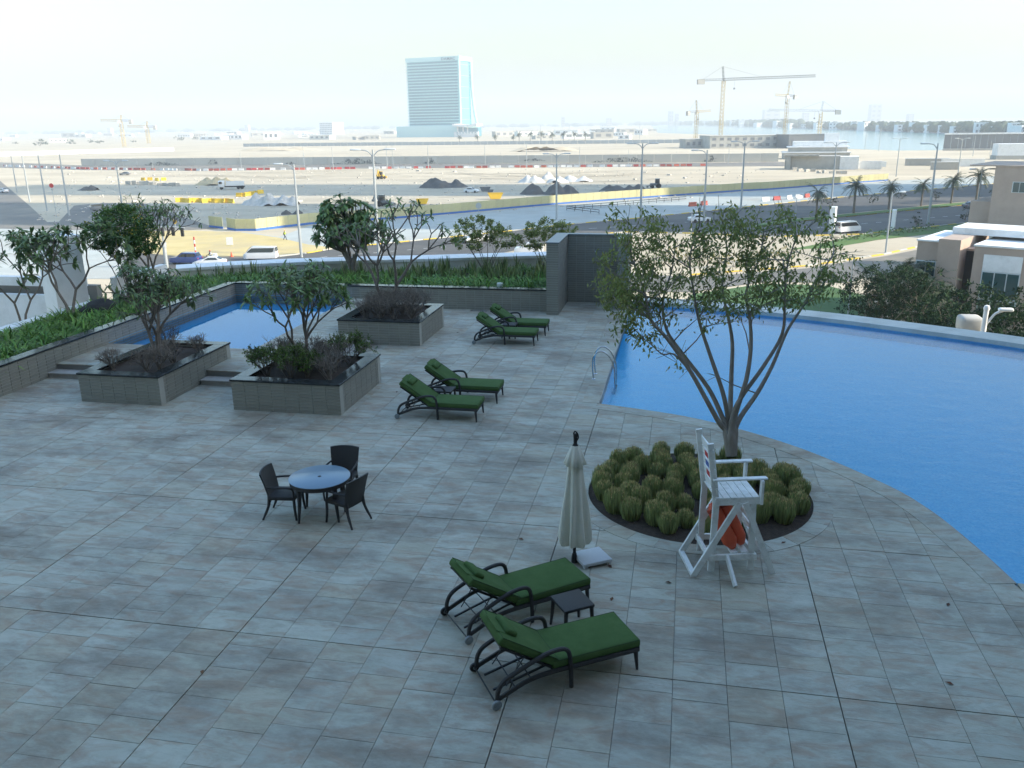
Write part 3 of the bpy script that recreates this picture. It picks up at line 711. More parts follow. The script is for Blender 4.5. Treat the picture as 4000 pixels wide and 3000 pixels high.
q = MB(); q.rbox((-.045, -.02, .36), (.07, .06, .11), .012, 2); q.tube([(-.08, -.02, .37), (-.11, -.03, .37), (-.115, -.03, .31)], .009, 6); q.build('crank', M['blackplastic'], t, smooth=40)
q = MB(); Mx = Matrix.Rotation(math.radians(33), 3, 'Z'); q.rbox((.27, .08, .07), (.50, .46, .055), .008, 2, Mx); bs = q.build('base_slab', M['slab'], t, smooth=30)
for sx, sy in ((-.2, -.18), (.2, -.18), (-.2, .18), (.2, .18)):
    f = Mx@Vector((sx, sy, 0)); q = MB(); q.box((.27+f.x, .08+f.y, .021), (.06, .06, .043), math.radians(33)); q.build('foot', M['slab'], bs)
q = MB(); q.beam((-.03, -.01, .06), (.2, .07, .045), .06, .03); q.lathe([(.05, .0), (.05, .07), (.035, .16), (.03, .16)], 14); q.build('socket', M['darkmetal'], t, smooth=40)
# lifeguard chair, faces its own +x
t = thing('lifeguard_chair', 'tall white wooden lifeguard chair beside the round bed', 'lifeguard chair', (.83, 12.62, 0), math.radians(14.5)); t.scale = (1.06, 1.12, 1.0)
WP = M['whitepaint']; D_ = .29
for s in (-1, 1):
    q = MB(); q.beam((-.29, s*D_, .06), (-.27, s*D_, 1.2), .04, .09, Vector((1, 0, 0))); q.beam((-.27, s*D_, 1.2), (-.40, s*D_, 2.17), .04, .09, Vector((1, 0, 0))); q.build('rear_post', WP, t)
    q = MB(); q.beam((.30, s*D_, .06), (.27, s*D_, 1.24), .04, .085, Vector((1, 0, 0))); q.build('front_post', WP, t)
    q = MB(); q.beam((.06, s*(D_+.045), 1.22), (-.56, s*(D_+.045), .02), .04, .085, Vector((1, 0, 0))); q.build('splayed_leg', WP, t)
    q = MB(); q.beam((.14, s*(D_+.045), 1.22), (.62, s*(D_+.045), .0), .04, .085, Vector((1, 0, 0))); q.build('splayed_leg', WP, t)
    q = MB(); q.beam((-.30, s*(D_+.03), 1.235), (.36, s*(D_+.03), 1.235), .04, .10); q.build('seat_rail', WP, t)
    q = MB(); q.rbox((.05, s*(D_+.02), 1.60), (.78, .09, .03), .01, 2); q.build('armrest', WP, t)
    q = MB(); q.beam((.36, s*(D_+.06), 1.20), (.36, s*(D_+.06), 1.585), .085, .035); q.build('arm_post', WP, t)
    q = MB(); q.beam((-.36, s*(D_+.025), .30), (.36, s*(D_+.025), .30), .04, .09); q.build('shelf_rail', WP, t)
for x in (-.33, .34):
    q = MB(); q.beam((x, -D_-.06, .30), (x, D_+.06, .30), .04, .085); q.build('shelf_rail', WP, t)
for k in range(6):
    q = MB(); q.rbox((-.24+.106*k, 0, 1.300), (.098, .69, .024), .004, 1); q.build('seat_slat', WP, t)
for k in range(5):
    z = 1.40+k*.155; x = -.245-.134*(z-1.2); q = MB(); q.rbox((x, 0, z), (.024, .66, .125), .005, 1, Matrix.Rotation(math.radians(-7.6), 3, 'Y')); sl = q.build('back_slat', WP, t)
    if k in (1, 2, 3):                                   # printed badge on the back of the slats
        p = MB(); p.box((x-.0165, 0, z), (.004, .20, .085), Mx=Matrix.Rotation(math.radians(-7.6), 3, 'Y')); p.build('badge_print', M['red'] if k != 2 else M['blueprint'], sl)
q = MB(); q.beam((-.56, -D_-.06, .03), (-.56, D_+.06, .03), .07, .06); q.build('skid', WP, t)
q = MB(); q.beam((-.08, -D_-.03, .34), (-.05, -D_-.40, .03), .035, .09); q.build('footboard_brace', WP, t)
for k in range(3):
    z = .42+.26*k; x = .60-.39*z; q = MB(); q.beam((x, -.31, z), (x, .31, z), .03, .075); q.build('ladder_rung', WP, t)
def rescue_tube(base, top, label, rad=.12):
    base, top = Vector(base), Vector(top); t = thing('rescue_tube', label, 'rescue tube', base, group='orange rescue tubes')
    L_ = (top-base); q = MB(); n = 12; pts = []; rr = []
    for i in range(n+1):
        u = i/n; pts.append(L_*u+Vector((0, -.02*math.sin(math.pi*u), 0))); rr.append(rad*max(.25, min(1, 4.5*u+.35, 4.5*(1-u)+.35))*(1.0-.12*u))
    q.tube(pts, rr, 12); b = q.build('foam_body', M['orange'], t, smooth=60)
    q = MB(); q.tube([L_*.83+Vector((0, -.016, 0)), L_*.90+Vector((0, -.012, 0))], rad*.9, 12); q.build('band', M['orangedark'], t, smooth=60)
def loc_lg(x, y, z): v = Matrix.Rotation(math.radians(14.5), 3, 'Z')@Vector((x, y, z)); return (v.x+.83, v.y+12.62, z)
rescue_tube(loc_lg(.07, -.22, .38), loc_lg(-.26, .02, 1.04), 'orange rescue tube, left one leaning under the lifeguard seat')
rescue_tube(loc_lg(.24, -.10, .38), loc_lg(-.06, .13, 1.08), 'orange rescue tube, right one leaning under the lifeguard seat')
for x in (.04, .2): MB().box((0, 0, 0), (.10, .60, .02)).build('shelf_slat', WP, bpy.data.objects['lifeguard_chair']).location = (x, 0, .355)
# pool ladder
t = thing('pool_ladder', 'curved steel grab rails of the pool ladder', 'ladder', (-2.2, 22.8, 0))
for dy in (-.26, .26):
    q = MB(); q.tube(arc_pts([(-2.30, 22.75+dy, .0), (-2.34, 22.75+dy, .35), (-2.30, 22.75+dy, .66), (-2.12, 22.75+dy, .80), (-1.92, 22.75+dy, .70), (-1.78, 22.75+dy, .45), (-1.72, 22.75+dy, .1), (-1.72, 22.75+dy, -.9)], 6), .021, 8); r_ = q.build('rail', M['steel'], t, t, smooth=40)
    q = MB(); q.lathe([(.05, .006), (.05, .018), (.03, .03)], 16, (-2.30, 22.75+dy, 0)); q.build('flange', M['steel'], r_, t, smooth=40)
for z in (-.3, -.6):
    q = MB(); q.box((-1.72, 22.75, z), (.08, .5, .03)); q.build('tread', M['steel'], t, t)
# fallen leaves on the slabs
lm = MB(); lm.add([(-.05, 0, .0), (-.01, .025, .012), (.05, 0, .006), (-.005, -.025, .014)], [(0, 3, 2, 1)]); lo_ = lm.build('fallen_leaf', M['deadleaf']); LEAF = lo_.data; bpy.data.objects.remove(lo_)
for i, (px, py, lb) in enumerate([(2610, 2276, 'brown fallen leaf on the slabs in front of the lifeguard chair'), (2035, 2106, 'brown fallen leaf left of the parasol'), (2382, 2212, 'brown fallen leaf at the corner of the parasol base'),
        (3704, 2362, 'brown fallen leaf near the pool corner'), (3708, 2670, 'brown fallen leaf far right on the open slabs'), (3061, 2120, 'brown fallen leaf by the edge of the round bed'), (1788, 1300, 'brown fallen leaf left of the far loungers'),
        (1550, 1531, 'brown fallen leaf behind the middle loungers'), (790, 2626, 'brown fallen leaf on the lower left slabs'), (2390, 2340, 'brown fallen leaf beside the nearest lounger cushions')]):
    p = at(px, py, .004); o = inst(LEAF, 'fallen_leaf', None, p, (0, 0, R(0, 6)), (1.1, 1.1, 1.1)); tag(o, lb, 'leaf', 'fallen leaves on the deck')
# ================================================================== planting
def leaf_strip(mb, base, d, ln, wd, droop, rnd, seg=3, up=Vector((0, 0, 1)), fold=.0):
    """a pointed leaf of seg quads that bends down along its length"""
    d = Vector(d).normalized(); s = d.cross(up)
    s = s.normalized() if s.length > 1e-3 else Vector((1, 0, 0))
    vs_ = []; p = Vector(base); step_ = ln/seg; dd = d.copy()
    prof = {2: (.35, 1., .0), 3: (.3, .95, .85, .0), 4: (.25, .8, 1., .75, .0)}[seg]
    for i in range(seg+1):
        w = wd*.5*prof[i]; vs_ += [p-s*w, p+s*w]
        dd = (dd+Vector((0, 0, -droop/seg))).normalized(); p = p+dd*step_
    mb.add(vs_, [(2*i, 2*i+1, 2*i+3, 2*i+2) for i in range(seg)], rnd)
def kite(mb, base, d, ln, wd, rnd, tw=None):
    d = Vector(d).normalized(); s = d.cross(Vector((R(-1, 1), R(-1, 1), R(-.3, 1)))); s = s.normalized() if s.length > 1e-3 else Vector((1, 0, 0))
    b = Vector(base); m = b+d*ln*.45
    mb.add([b, m-s*wd*.5, b+d*ln, m+s*wd*.5], [(0, 1, 2, 3)], rnd)
def rvec(): 
    while True:
        v = Vector((R(-1, 1), R(-1, 1), R(-1, 1)))
        if .05 < v.length < 1: return v.normalized()
def frangipani(label, loc, height, spread, depth_, nleaf, lleaf, mat, seed, stems=2, lean=(0, 0), cover=1.0, rad0=.07, droop=.9, wl=.3):
    random.seed(seed); loc = Vector(loc)
    t = thing('frangipani_tree', label, 'tree', loc); wood = MB(); crown = MB()
    def rosette(p, d, k):
        n_ = max(3, int(nleaf*k))
        for i in range(n_):
            a = 2*math.pi*i/n_+R(-.3, .3); _, s, u = frame(d); out = s*math.cos(a)+u*math.sin(a)
            v = (d*R(.15, .75)+out*R(.7, 1.1)); leaf_strip(crown, p-d*R(0, .08), v, lleaf*R(.65, 1.15), lleaf*wl*R(.8, 1.15), droop*R(.5, 1.2), R(.001, .999), 3)
    def grow(p, d, ln, rad, lev):
        q = p+d*ln; mid = (p+q)/2+rvec()*ln*.07
        wood.tube([p, mid, q], [rad, rad*.88, rad*.76], 6, cap=lev == 0)
        if lev == 0:
            if random.random() < cover: rosette(q, d, 1)
            return
        if lev <= 2 and random.random() < .35*cover: rosette(q, (d+rvec()*.6).normalized(), .6)
        n_ = 3 if random.random() < .45 else 2; a0 = R(0, 6.28)
        for i in range(n_):
            a = a0+2*math.pi*i/n_+R(-.4, .4); _, s, u = frame(d)
            o = s*math.cos(a)+u*math.sin(a); ang = R(.35, .75)*spread
            nd = (d*math.cos(ang)+o*math.sin(ang)); nd = (nd+Vector((0, 0, .16))).normalized()
            grow(q, nd, ln*R(.68, .92), rad*.70, lev-1)
    l0 = height/sum(.8**i for i in range(depth_+1))*1.12
    for k in range(stems):
        a = R(0, 6.28)+2*math.pi*k/max(stems, 1); b = Vector((math.cos(a), math.sin(a), 0))
        d = (Vector((lean[0], lean[1], 1))+b*(.28 if stems > 1 else .05)*spread).normalized()
        grow(b*(.05 if stems > 1 else 0)-Vector((0, 0, .06)), d, l0, rad0, depth_)
    wood.build('trunk', M['fbark'], t, smooth=60); crown.build('crown', mat, t)
    return t
def bare_shrub(label, loc, r_, h, seed, leaves=0, group='shrubs in the square planters'):
    random.seed(seed); t = thing('shrub', label, 'shrub', loc, group=group); w = MB(); c = MB()
    for k in range(int(11+r_*12)):
        a = R(0, 6.28); b = Vector((R(-.05, .05), R(-.05, .05), -.03)); d = Vector((math.cos(a)*R(.2, .9), math.sin(a)*R(.2, .9), 1)).normalized()
        p = b+d*h*R(.35, .6); w.tube([b, p], [.011, .008], 4, cap=False)
        for j in range(5):
            d2 = (d+rvec()*.8+Vector((0, 0, .2))).normalized(); q = p+d2*h*R(.25, .5); w.tube([p, q], [.007, .005], 3, cap=False)
            for m_ in range(4):
                d3 = (d2+rvec()*1.0).normalized(); q2 = q+d3*h*R(.12, .28); w.tube([q, q2], [.005, .003], 3, cap=False)
                for z in range(leaves): kite(c, q.lerp(q2, R(0, 1)), rvec()+Vector((0, 0, .3)), R(.035, .06), R(.02, .035), R(.001, .999))
    w.build('stems', M['twig'], t)
    if leaves: c.build('foliage', M['shrubleaf'], t)
    return t
# trees in the planters
frangipani('thin leaved frangipani growing in the left square planter', (-14.45, 20.7, .66), 2.2, .92, 4, 10, .24, M['fleafdark'], 21, stems=3, rad0=.055, wl=.26, cover=.9)
frangipani('small frangipani growing in the front right square planter', (-9.8, 20.3, .68), 2.3, .86, 4, 10, .25, M['fleaf'], 5, stems=3, rad0=.05, wl=.28)
frangipani('open branched frangipani growing in the rear square planter', (-9.75, 27.0, .68), 3.1, 1.0, 4, 8, .26, M['fleaf'], 33, stems=2, rad0=.075, cover=.78)
k = 0
for (x0, x1, y0, y1, gl, nm) in ((-14.85, -13.25, 18.95, 21.6, 0, 'left'), (-10.5, -8.45, 18.95, 20.95, 8, 'front right'), (-10.5, -8.55, 25.8, 27.8, 0, 'rear')):
    cells = [(i, j) for i in range(4) for j in range(3)]
    for (i, j) in cells:
        k += 1; x = x0+(x1-x0)*(i+.5)/4+R(-.12, .12); y = y0+(y1-y0)*(j+.5)/3+R(-.12, .12)
        gr = gl if (gl and (j == 0 and i < 3 or (i == 3 and j == 2))) else 0
        if nm == 'left' and random.random() < .35: continue
        bare_shrub(('leafy green shrub' if gr else 'leafless twiggy shrub')+' in the '+nm+' square planter, '+('front', 'middle', 'back')[j]+' row, '+('first', 'second', 'third', 'fourth')[i]+' from the left', (x, y, .67), .3, R(.62, .88) if nm != 'left' else R(.5, .75), 100+k, gr, group='shrubs in the '+nm+' square planter')
# trees in the left and back beds
frangipani('flat topped frangipani in the left bed before the white pillar', (-20.55, 25.2, .55), 3.2, 1.15, 4, 15, .34, M['fleafdark'], 8, stems=2, rad0=.06)
frangipani('frangipani at the left edge of the picture in the left bed', (-22.9, 25.6, .0), 3.0, 1.1, 3, 15, .36, M['fleafdark'], 14, stems=2, rad0=.05)
frangipani('tall sparse frangipani standing behind the yellow flowering tree', (-20.5, 30.2, .55), 3.3, .85, 5, 6, .22, M['fleaf'], 41, stems=2, rad0=.06, cover=.7)
def dense_frangipani(label, loc, blobs, n_ros, nleaf, lleaf, seed):
    random.seed(seed); t = thing('frangipani_tree', label, 'tree', loc); wood = MB(); crown = MB()
    forks = [Vector((R(-.5, .5), R(-.4, .4), R(.95, 1.35))) for _ in range(5)]
    for f_ in forks: wood.tube(catmull([(0, 0, -.05), (f_.x*.25, f_.y*.25, f_.z*.5), f_], 4), [.11, .10, .095, .09, .085, .08, .075, .07, .065], 7, cap=False)
    tot = sum(b[1][0]*b[1][1]*b[1][2] for b in blobs)
    for (c, r_) in blobs:
        for k in range(int(n_ros*r_[0]*r_[1]*r_[2]/tot)):
            v = rvec()*(R(.3, 1)**.4); p = Vector((c[0]+v.x*r_[0], c[1]+v.y*r_[1], c[2]+v.z*r_[2])); f_ = min(forks, key=lambda q: (q-p).length)
            wood.tube(catmull([f_, f_.lerp(p, .5)+Vector((0, 0, -.08)), p], 3), [.04, .036, .032, .028, .025, .022, .02], 5, cap=False)
            d = (v+Vector((0, 0, .7))).normalized(); _, s_, u_ = frame(d)
            for i in range(nleaf):
                a = 6.283*i/nleaf+R(-.3, .3); o = s_*math.cos(a)+u_*math.sin(a); leaf_strip(crown, p, d*R(.1, .7)+o, lleaf*R(.65, 1.15), lleaf*.34*R(.8, 1.15), R(.6, 1.5), R(.001, .999), 3)
    wood.build('trunk', M['fbark'], t, smooth=60); crown.build('crown', M['fleaf'], t)
dense_frangipani('dense big leaved frangipani in the back bed', (-13.9, 34.3, .55), [((-.1, 0, 2.75), (1.2, 1.0, .75)), ((.75, 0, 2.3), (.85, .8, .6)), ((-.85, 0, 2.0), (.8, .8, .65)), ((.3, -.2, 1.75), (.7, .7, .4))], 120, 13, .40, 3)
def leafy_tree(name, label, loc, blobs, stems, nleaf, ll, mat, seed, woodmat, flowers=0, sr=.025, group=None, cat='tree', hang=.25):
    """stems rising into leaf clumps: blobs are (centre, radii) relative to loc"""
    random.seed(seed); t = thing(name, label, cat, loc, group=group); w = MB(); c = MB(); fl = MB()
    for k in range(stems):
        (bc, br) = blobs[k % len(blobs)]; b = Vector((R(-.12, .12), R(-.12, .12), -.05)); tip = Vector(bc)+Vector((R(-.5, .5)*br[0], R(-.5, .5)*br[1], R(-.2, .4)*br[2]))
        mid = b.lerp(tip, .5)+Vector((R(-.12, .12), R(-.12, .12), .08)); pts = catmull([b, mid, tip], 4); w.tube(pts, [sr*(1-.65*i/(len(pts)-1)) for i in range(len(pts))], 5, cap=False)
        for j in range(5):
            p = pts[random.randint(4, len(pts)-1)]; q = p+Vector((R(-1, 1)*br[0], R(-1, 1)*br[1], R(.0, 1)*br[2]))*.7; w.tube([p, p.lerp(q, .5)+Vector((0, 0, .05)), q], [sr*.4, sr*.3, sr*.15], 4, cap=False)
    tot = sum(b[1][0]*b[1][1]*b[1][2] for b in blobs)
    for (bc, br) in blobs:
        nb = int(nleaf*br[0]*br[1]*br[2]/tot); ncl = max(6, nb//26)
        for k in range(ncl):
            v = rvec()*(R(.25, 1)**.45); cc = Vector(bc)+Vector((v.x*br[0], v.y*br[1], v.z*br[2])); rr = R(.10, .2)*max(.6, min(br))
            tone = R(0, .6)
            for j in range(26):
                p = cc+rvec()*rr*R(.2, 1.2); d = rvec()+Vector((0, 0, -hang))+v*.5
                kite(c, p, d, ll*R(.7, 1.25), ll*R(.3, .45), min(.999, max(.001, tone+R(0, .4))))
            if flowers and random.random() < flowers:
                for j in range(6): kite(fl, cc+rvec()*rr+v*.06, rvec(), .07, .06, R(.001, .999))
    w.build('trunk', woodmat, t, smooth=60); c.build('crown', mat, t)
    if fl.v: fl.build('flowers', M['yflower'], t)
    return t
leafy_tree('flowering_tree', 'dense round dark green tree with yellow flowers behind the left bed', (-20.4, 28.2, .5),
           [((.1, 0, 2.9), (1.1, 1.0, .75)), ((-.95, .1, 2.5), (.8, .8, .55)), ((.85, .1, 2.45), (.7, .7, .6)), ((.0, .2, 2.1), (1.0, .8, .45))], 6, 13000, .11, M['dleaf'], 51, M['fbark'], flowers=.07)
leafy_tree('bushy_tree', 'small leaved bushy tree behind the snake plants, left of two', (-8.4, 36.0, .5), [((-.3, 0, 2.0), (1.2, .8, .5)), ((.75, 0, 1.6), (.8, .7, .5)), ((-.8, 0, 1.4), (.7, .7, .4))], 9, 5200, .11, M['leaf'], 61, M['twig'], sr=.02)
leafy_tree('bushy_tree', 'small leaved bushy tree just left of the shower enclosure', (-5.7, 36.4, .5), [((0, 0, 1.95), (1.15, .8, .45)), ((-.7, 0, 1.5), (.7, .7, .45)), ((.6, 0, 1.6), (.6, .6, .4))], 9, 5200, .10, M['leaf'], 62, M['twig'], sr=.02)
# ground cover: strap leaves in clumps (nobody could count them)
random.seed(77)
cov = MB(); sn = MB()
def clump(mb, x, y, z, n_, ln, wd, spread_, droop):
    for i in range(n_):
        a = R(0, 6.28); d = Vector((math.cos(a)*spread_*R(.3, 1), math.sin(a)*spread_*R(.3, 1), 1)); leaf_strip(mb, (x+R(-.05, .05), y+R(-.05, .05), z), d, ln*R(.6, 1.15), wd*R(.7, 1.2), droop*R(.6, 1.3), R(.001, .999), 3)
for i in range(1500):
    x, y = R(-20.85, -18.05), R(13.5, 32.2)
    if x < -18.6 and abs(y-28.5) < 1.0 and x < -20.4: continue
    clump(cov, x, y, .57, 14, R(.42, .66), .045, .9, 1.3)
for i in range(900):
    x = R(-18.1, -5.0); y = R(31.55, 33.4); clump(cov, x, y, .57, 14, R(.42, .64), .05, .9, 1.3)
for i in range(900):
    x = R(-20.4, -5.0); yb = 32.6+(x+20.4)*.34; y = R(33.3 if x > -17 else yb-.6, max(33.5, yb+.0))
    if y > yb+.35: continue
    if R(0, 1) < (.08 if x < -12 else .28): clump(sn, x, y, .57, 7, R(.45, .8), .06, .35, .25)
    else: clump(cov, x, y, .57, 9, R(.35, .55), .035, .8, 1.2)
tag(cov.build('lily_ground_cover', M['cover']), 'bright green strap leaved ground cover in the left and back beds', kind='stuff')
tag(sn.build('snake_plant_cover', M['snake']), 'upright sword leaved plants along the back parapet', kind='stuff')
# black masses put where dark patches lie in the left bed
def dark_mass(label, loc, s, seed):
    random.seed(seed); q = MB(); bm = bmesh.new(); bmesh.ops.create_icosphere(bm, subdivisions=3, radius=1)
    for v in bm.verts:
        k = 1+.25*noise.noise(v.co*1.3+Vector((seed, 0, 0))); v.co = Vector((v.co.x*s[0]*k, v.co.y*s[1]*k, v.co.z*s[2]*k))
    q.add([v.co for v in bm.verts], [[v.index for v in f.verts] for f in bm.faces]); bm.free()
    o = q.build('dark_mass', mk('dark_mass_black', (.012, .012, .012), .9, (.03, .03, .03), 6, bump=.5), smooth=50); o.location = loc; tag(o, label, 'rock')
dark_mass('long black mass lying before the white pillar', (-20.05, 26.0, .72), (.5, .85, .34), 4)
dark_mass('small black mass further back in the left bed', (-19.9, 28.3, .75), (.4, .8, .3), 9)
t = thing('garden_light', 'small white box light standing in the back bed', 'light', (-6.9, 31.75, .55)); MB().rbox((0, 0, .28), (.22, .12, .18), .01, 1).build('housing', M['whitewall'], t); MB().tube([(0, 0, 0), (0, 0, .2)], .02, 6).build('stake', M['darkmetal'], t)
# tufts of grass in the round bed
def tuft_mesh(seed):
    random.seed(seed); a = MB()
    def tip(an, r_): return Vector((math.cos(an)*r_*.205, math.sin(an)*r_*.205, .40*math.sqrt(max(.05, 1-.50*r_**2.2))))
    for i in range(560):
        an = R(0, 6.28); r_ = R(0, 1)**.5; b = Vector((math.cos(an)*r_*.14, math.sin(an)*r_*.14, 0)); t_ = tip(an, r_)*R(.86, 1.06)
        m_ = b.lerp(t_, .55)+Vector((math.cos(an), math.sin(an), 0))*.02*r_; sd = Vector((R(-1, 1), R(-1, 1), 0)).normalized(); w = R(.006, .010); rv = R(.001, .999)
        a.add([b-sd*w, b+sd*w, m_+sd*w, m_-sd*w], [(0, 1, 2, 3)], rv); a.add([m_-sd*w, m_+sd*w, t_], [(0, 1, 2)], rv)
    b_ = MB()
    for i in range(110):
        an = R(0, 6.28); r_ = R(0, 1)**.6*.92; t_ = tip(an, r_); kite(b_, t_*.9, Vector((R(-.5, .5), R(-.5, .5), 1)), R(.05, .085), R(.010, .017), R(.001, .999))
    n0 = len(a.v)
    for f_, r_ in zip(b_.f, b_.r): a.f.append(tuple(i+n0 for i in f_)); a.r.append(r_); a.mi.append(1)
    a.v += b_.v
    return a
protos = []
for s in range(5):
    oa = tuft_mesh(200+s).build('grass_tuft', [M['tuft'], M['tufttip']]); protos.append(oa.data); bpy.data.objects.remove(oa)
random.seed(5); pts = []
tries = 0
while len(pts) < 0 and tries < 20000:
    tries += 1; a = R(0, 6.28); r_ = math.sqrt(R(0, 1))*1.82; p = (BEDC[0]+r_*math.cos(a), BEDC[1]+r_*math.sin(a))
    if math.hypot(p[0]-1.1, p[1]-16.5) < .3: continue
    if all(math.hypot(p[0]-q[0], p[1]-q[1]) > .335 for q in pts): pts.append(p)
rows = []
yy = BEDC[1]-1.72
while yy < BEDC[1]+1.8:
    half = math.sqrt(max(0, 1.80**2-(yy-BEDC[1])**2)); n_ = max(1, int(2*half/.43)); row = []
    for k in range(n_+1 if half > .2 else 1):
        x = BEDC[0]-half+2*half*k/max(1, n_)+R(-.06, .06); y = yy+R(-.09, .09)
        if math.hypot(x-1.06, y-16.55) > .25 and random.random() > .06: row.append((x, y))
    rows.append(row); yy += .375
def where(p):
    dx, dy = p[0]-BEDC[0], p[1]-BEDC[1]; r_ = math.hypot(dx, dy)
    side = 'left' if dx < -.6 else 'right' if dx > .6 else 'middle'; row = 'front' if dy < -.6 else 'back' if dy > .6 else 'central'
    return ('outer ' if r_ > 1.35 else 'inner ')+row+' '+side
ordr = ['first', 'second', 'third', 'fourth', 'fifth', 'sixth', 'seventh', 'eighth', 'ninth', 'tenth', 'eleventh', 'twelfth']
for ri, row in enumerate(rows):
    for ci, p in enumerate(row):
        s = R(.84, 1.14); o = inst(random.choice(protos), 'grass_tuft', None, (p[0], p[1], .01), (0, 0, R(0, 6.28)), (s*R(.95, 1.12), s*R(.95, 1.12), s*R(.85, 1.08)))
        tag(o, 'grass tuft in the round bed, '+ordr[ri]+' row from the front, '+ordr[ci]+' from the left', 'grass tuft', 'grass tufts in the round bed')
# the multi stemmed tree: stems traced in the photograph, set at the depth of its trunk
random.seed(31)
TB = Vector((1.06, 16.55, .03)); TD = depth(TB)
t = thing('multi_stemmed_tree', 'tall multi stemmed tree with sparse drooping leaves rising from the round bed', 'tree', TB)
trunk = MB(); crown = MB()
def tp(x, y, off=0.): return atd(x*4000/2212, y*4000/2212, TD+off)-TB
def in_crown(p):
    """outline of the leafy part, so that stray twigs stay bare"""
    x, y = proj(TB+p); x /= 4000/2212; y /= 4000/2212
    if not (1283 < x < 1862 and 450 < y < 790): return 0
    if x > 1600 and y > 650+(1850-x)*.12: return .04
    if 1480 < x < 1600 and y > 690: return .05
    if x < 1480 and y > 745: return .25
    return 1
stems = [  # display pixels of the 2212 px wide view, (x, y, depth offset)
 [(1578, 985, 0), (1570, 935, 0), (1553, 912, -.03), (1525, 862, -.15), (1490, 800, -.25), (1440, 730, -.35), (1405, 690, -.4), (1395, 640, -.45), (1370, 570, -.5), (1345, 520, -.55)],
 [(1580, 985, 0), (1575, 940, 0), (1560, 900, .05), (1530, 838, .1), (1475, 765, .15), (1440, 712, .2), (1432, 650, .25), (1452, 580, .3), (1460, 520, .3)],
 [(1579, 985, 0), (1577, 935, .03), (1573, 905, .03), (1562, 850, -.1), (1535, 770, -.2), (1512, 700, -.25), (1500, 640, -.3), (1490, 560, -.35), (1505, 500, -.4)],
 [(1581, 985, 0), (1580, 930, 0), (1578, 880, .2), (1580, 810, .35), (1582, 740, .45), (1572, 680, .5), (1560, 620, .55), (1570, 540, .6), (1560, 480, .6)],
 [(1580, 985, 0), (1582, 930, 0), (1590, 890, -.1), (1612, 820, -.3), (1622, 750, -.4), (1620, 690, -.45), (1612, 630, -.5), (1640, 560, -.5), (1650, 500, -.5)],
 [(1582, 985, 0), (1586, 935, .05), (1600, 900, .1), (1635, 850, .2), (1668, 790, .25), (1700, 715, .3), (1735, 660, .35), (1765, 600, .4), (1800, 550, .4)],
 [(1580, 985, 0), (1578, 940, -.05), (1583, 900, -.1), (1600, 860, -.2), (1650, 790, -.3), (1690, 720, -.45), (1695, 650, -.5), (1700, 580, -.55), (1720, 510, -.6)]]
tips = []
for st in stems:
    P = catmull([tp(*p) for p in st], 4); n_ = len(P)
    trunk.tube(P, [max(.014, .062*(1-i/n_)**.85+.004)*(1.45 if i < 5 else 1) for i in range(n_)], 7, cap=False)
    for i in range(int(n_*.38), n_, 1):
        u = i/n_
        if random.random() < .5+.5*u and (in_crown(P[i]) > .3 or random.random() < .12):
            d = Vector((R(-1, 1), R(-1, 1), R(.1, 1.0))).normalized(); ln = R(.4, 1.05)*(1.15-.45*u)
            q = P[i]+d*ln; m_ = P[i].lerp(q, .5)+rvec()*.06; trunk.tube([P[i], m_, q], [.016, .012, .006], 5, cap=False); tips += [(m_, d), (q, d)]
            for j in range(3):
                d2 = (d+rvec()*.9).normalized(); q2 = q+d2*R(.2, .55); trunk.tube([q, q2], [.007, .003], 4, cap=False); tips.append((q2, d2))
    tips.append((P[-1], Vector((0, 0, 1))))
# the low side branch on the left
for br in ([(1490, 800, -.25), (1455, 765, -.3), (1430, 765, -.35), (1395, 735, -.45), (1350, 720, -.5)], [(1405, 690, -.4), (1375, 670, -.5), (1345, 655, -.6), (1325, 640, -.6)], [(1395, 640, -.45), (1360, 610, -.5), (1325, 590, -.55)],
           [(1432, 650, .25), (1390, 640, .1), (1350, 650, 0), (1325, 660, 0)], [(1405, 690, -.4), (1380, 650, .2), (1340, 625, .4), (1312, 620, .5)],
           [(1735, 660, .35), (1780, 625, .3), (1815, 600, .3)], [(1370, 570, -.5), (1345, 565, -.5), (1318, 560, -.5)]):
    P = catmull([tp(*p) for p in br], 3); trunk.tube(P, [.02*(1-i/len(P))+.004 for i in range(len(P))], 5, cap=False)
    for p in P[2:]:
        for j in range(2):
            d = Vector((R(-1, .6), R(-1, 1), R(-.5, .9))).normalized(); q = p+d*R(.15, .45); trunk.tube([p, q], [.007, .003], 4, cap=False); tips.append((q, d))
nl = 0
for (p, d) in tips:
    w_ = in_crown(p)
    if random.random() > w_*.95: continue
    tone = R(0, .55)
    for j in range(random.randint(9, 26)):
        b = p+rvec()*R(.03, .24); dd = Vector((R(-.8, .8), R(-.8, .8), R(-1.3, -.1))); kite(crown, b, dd, R(.085, .145), R(.03, .05), min(.999, tone+R(0, .42))); nl += 1
trunk.build('trunk', M['bark'], t, smooth=60); crown.build('crown', M['leaf'], t)
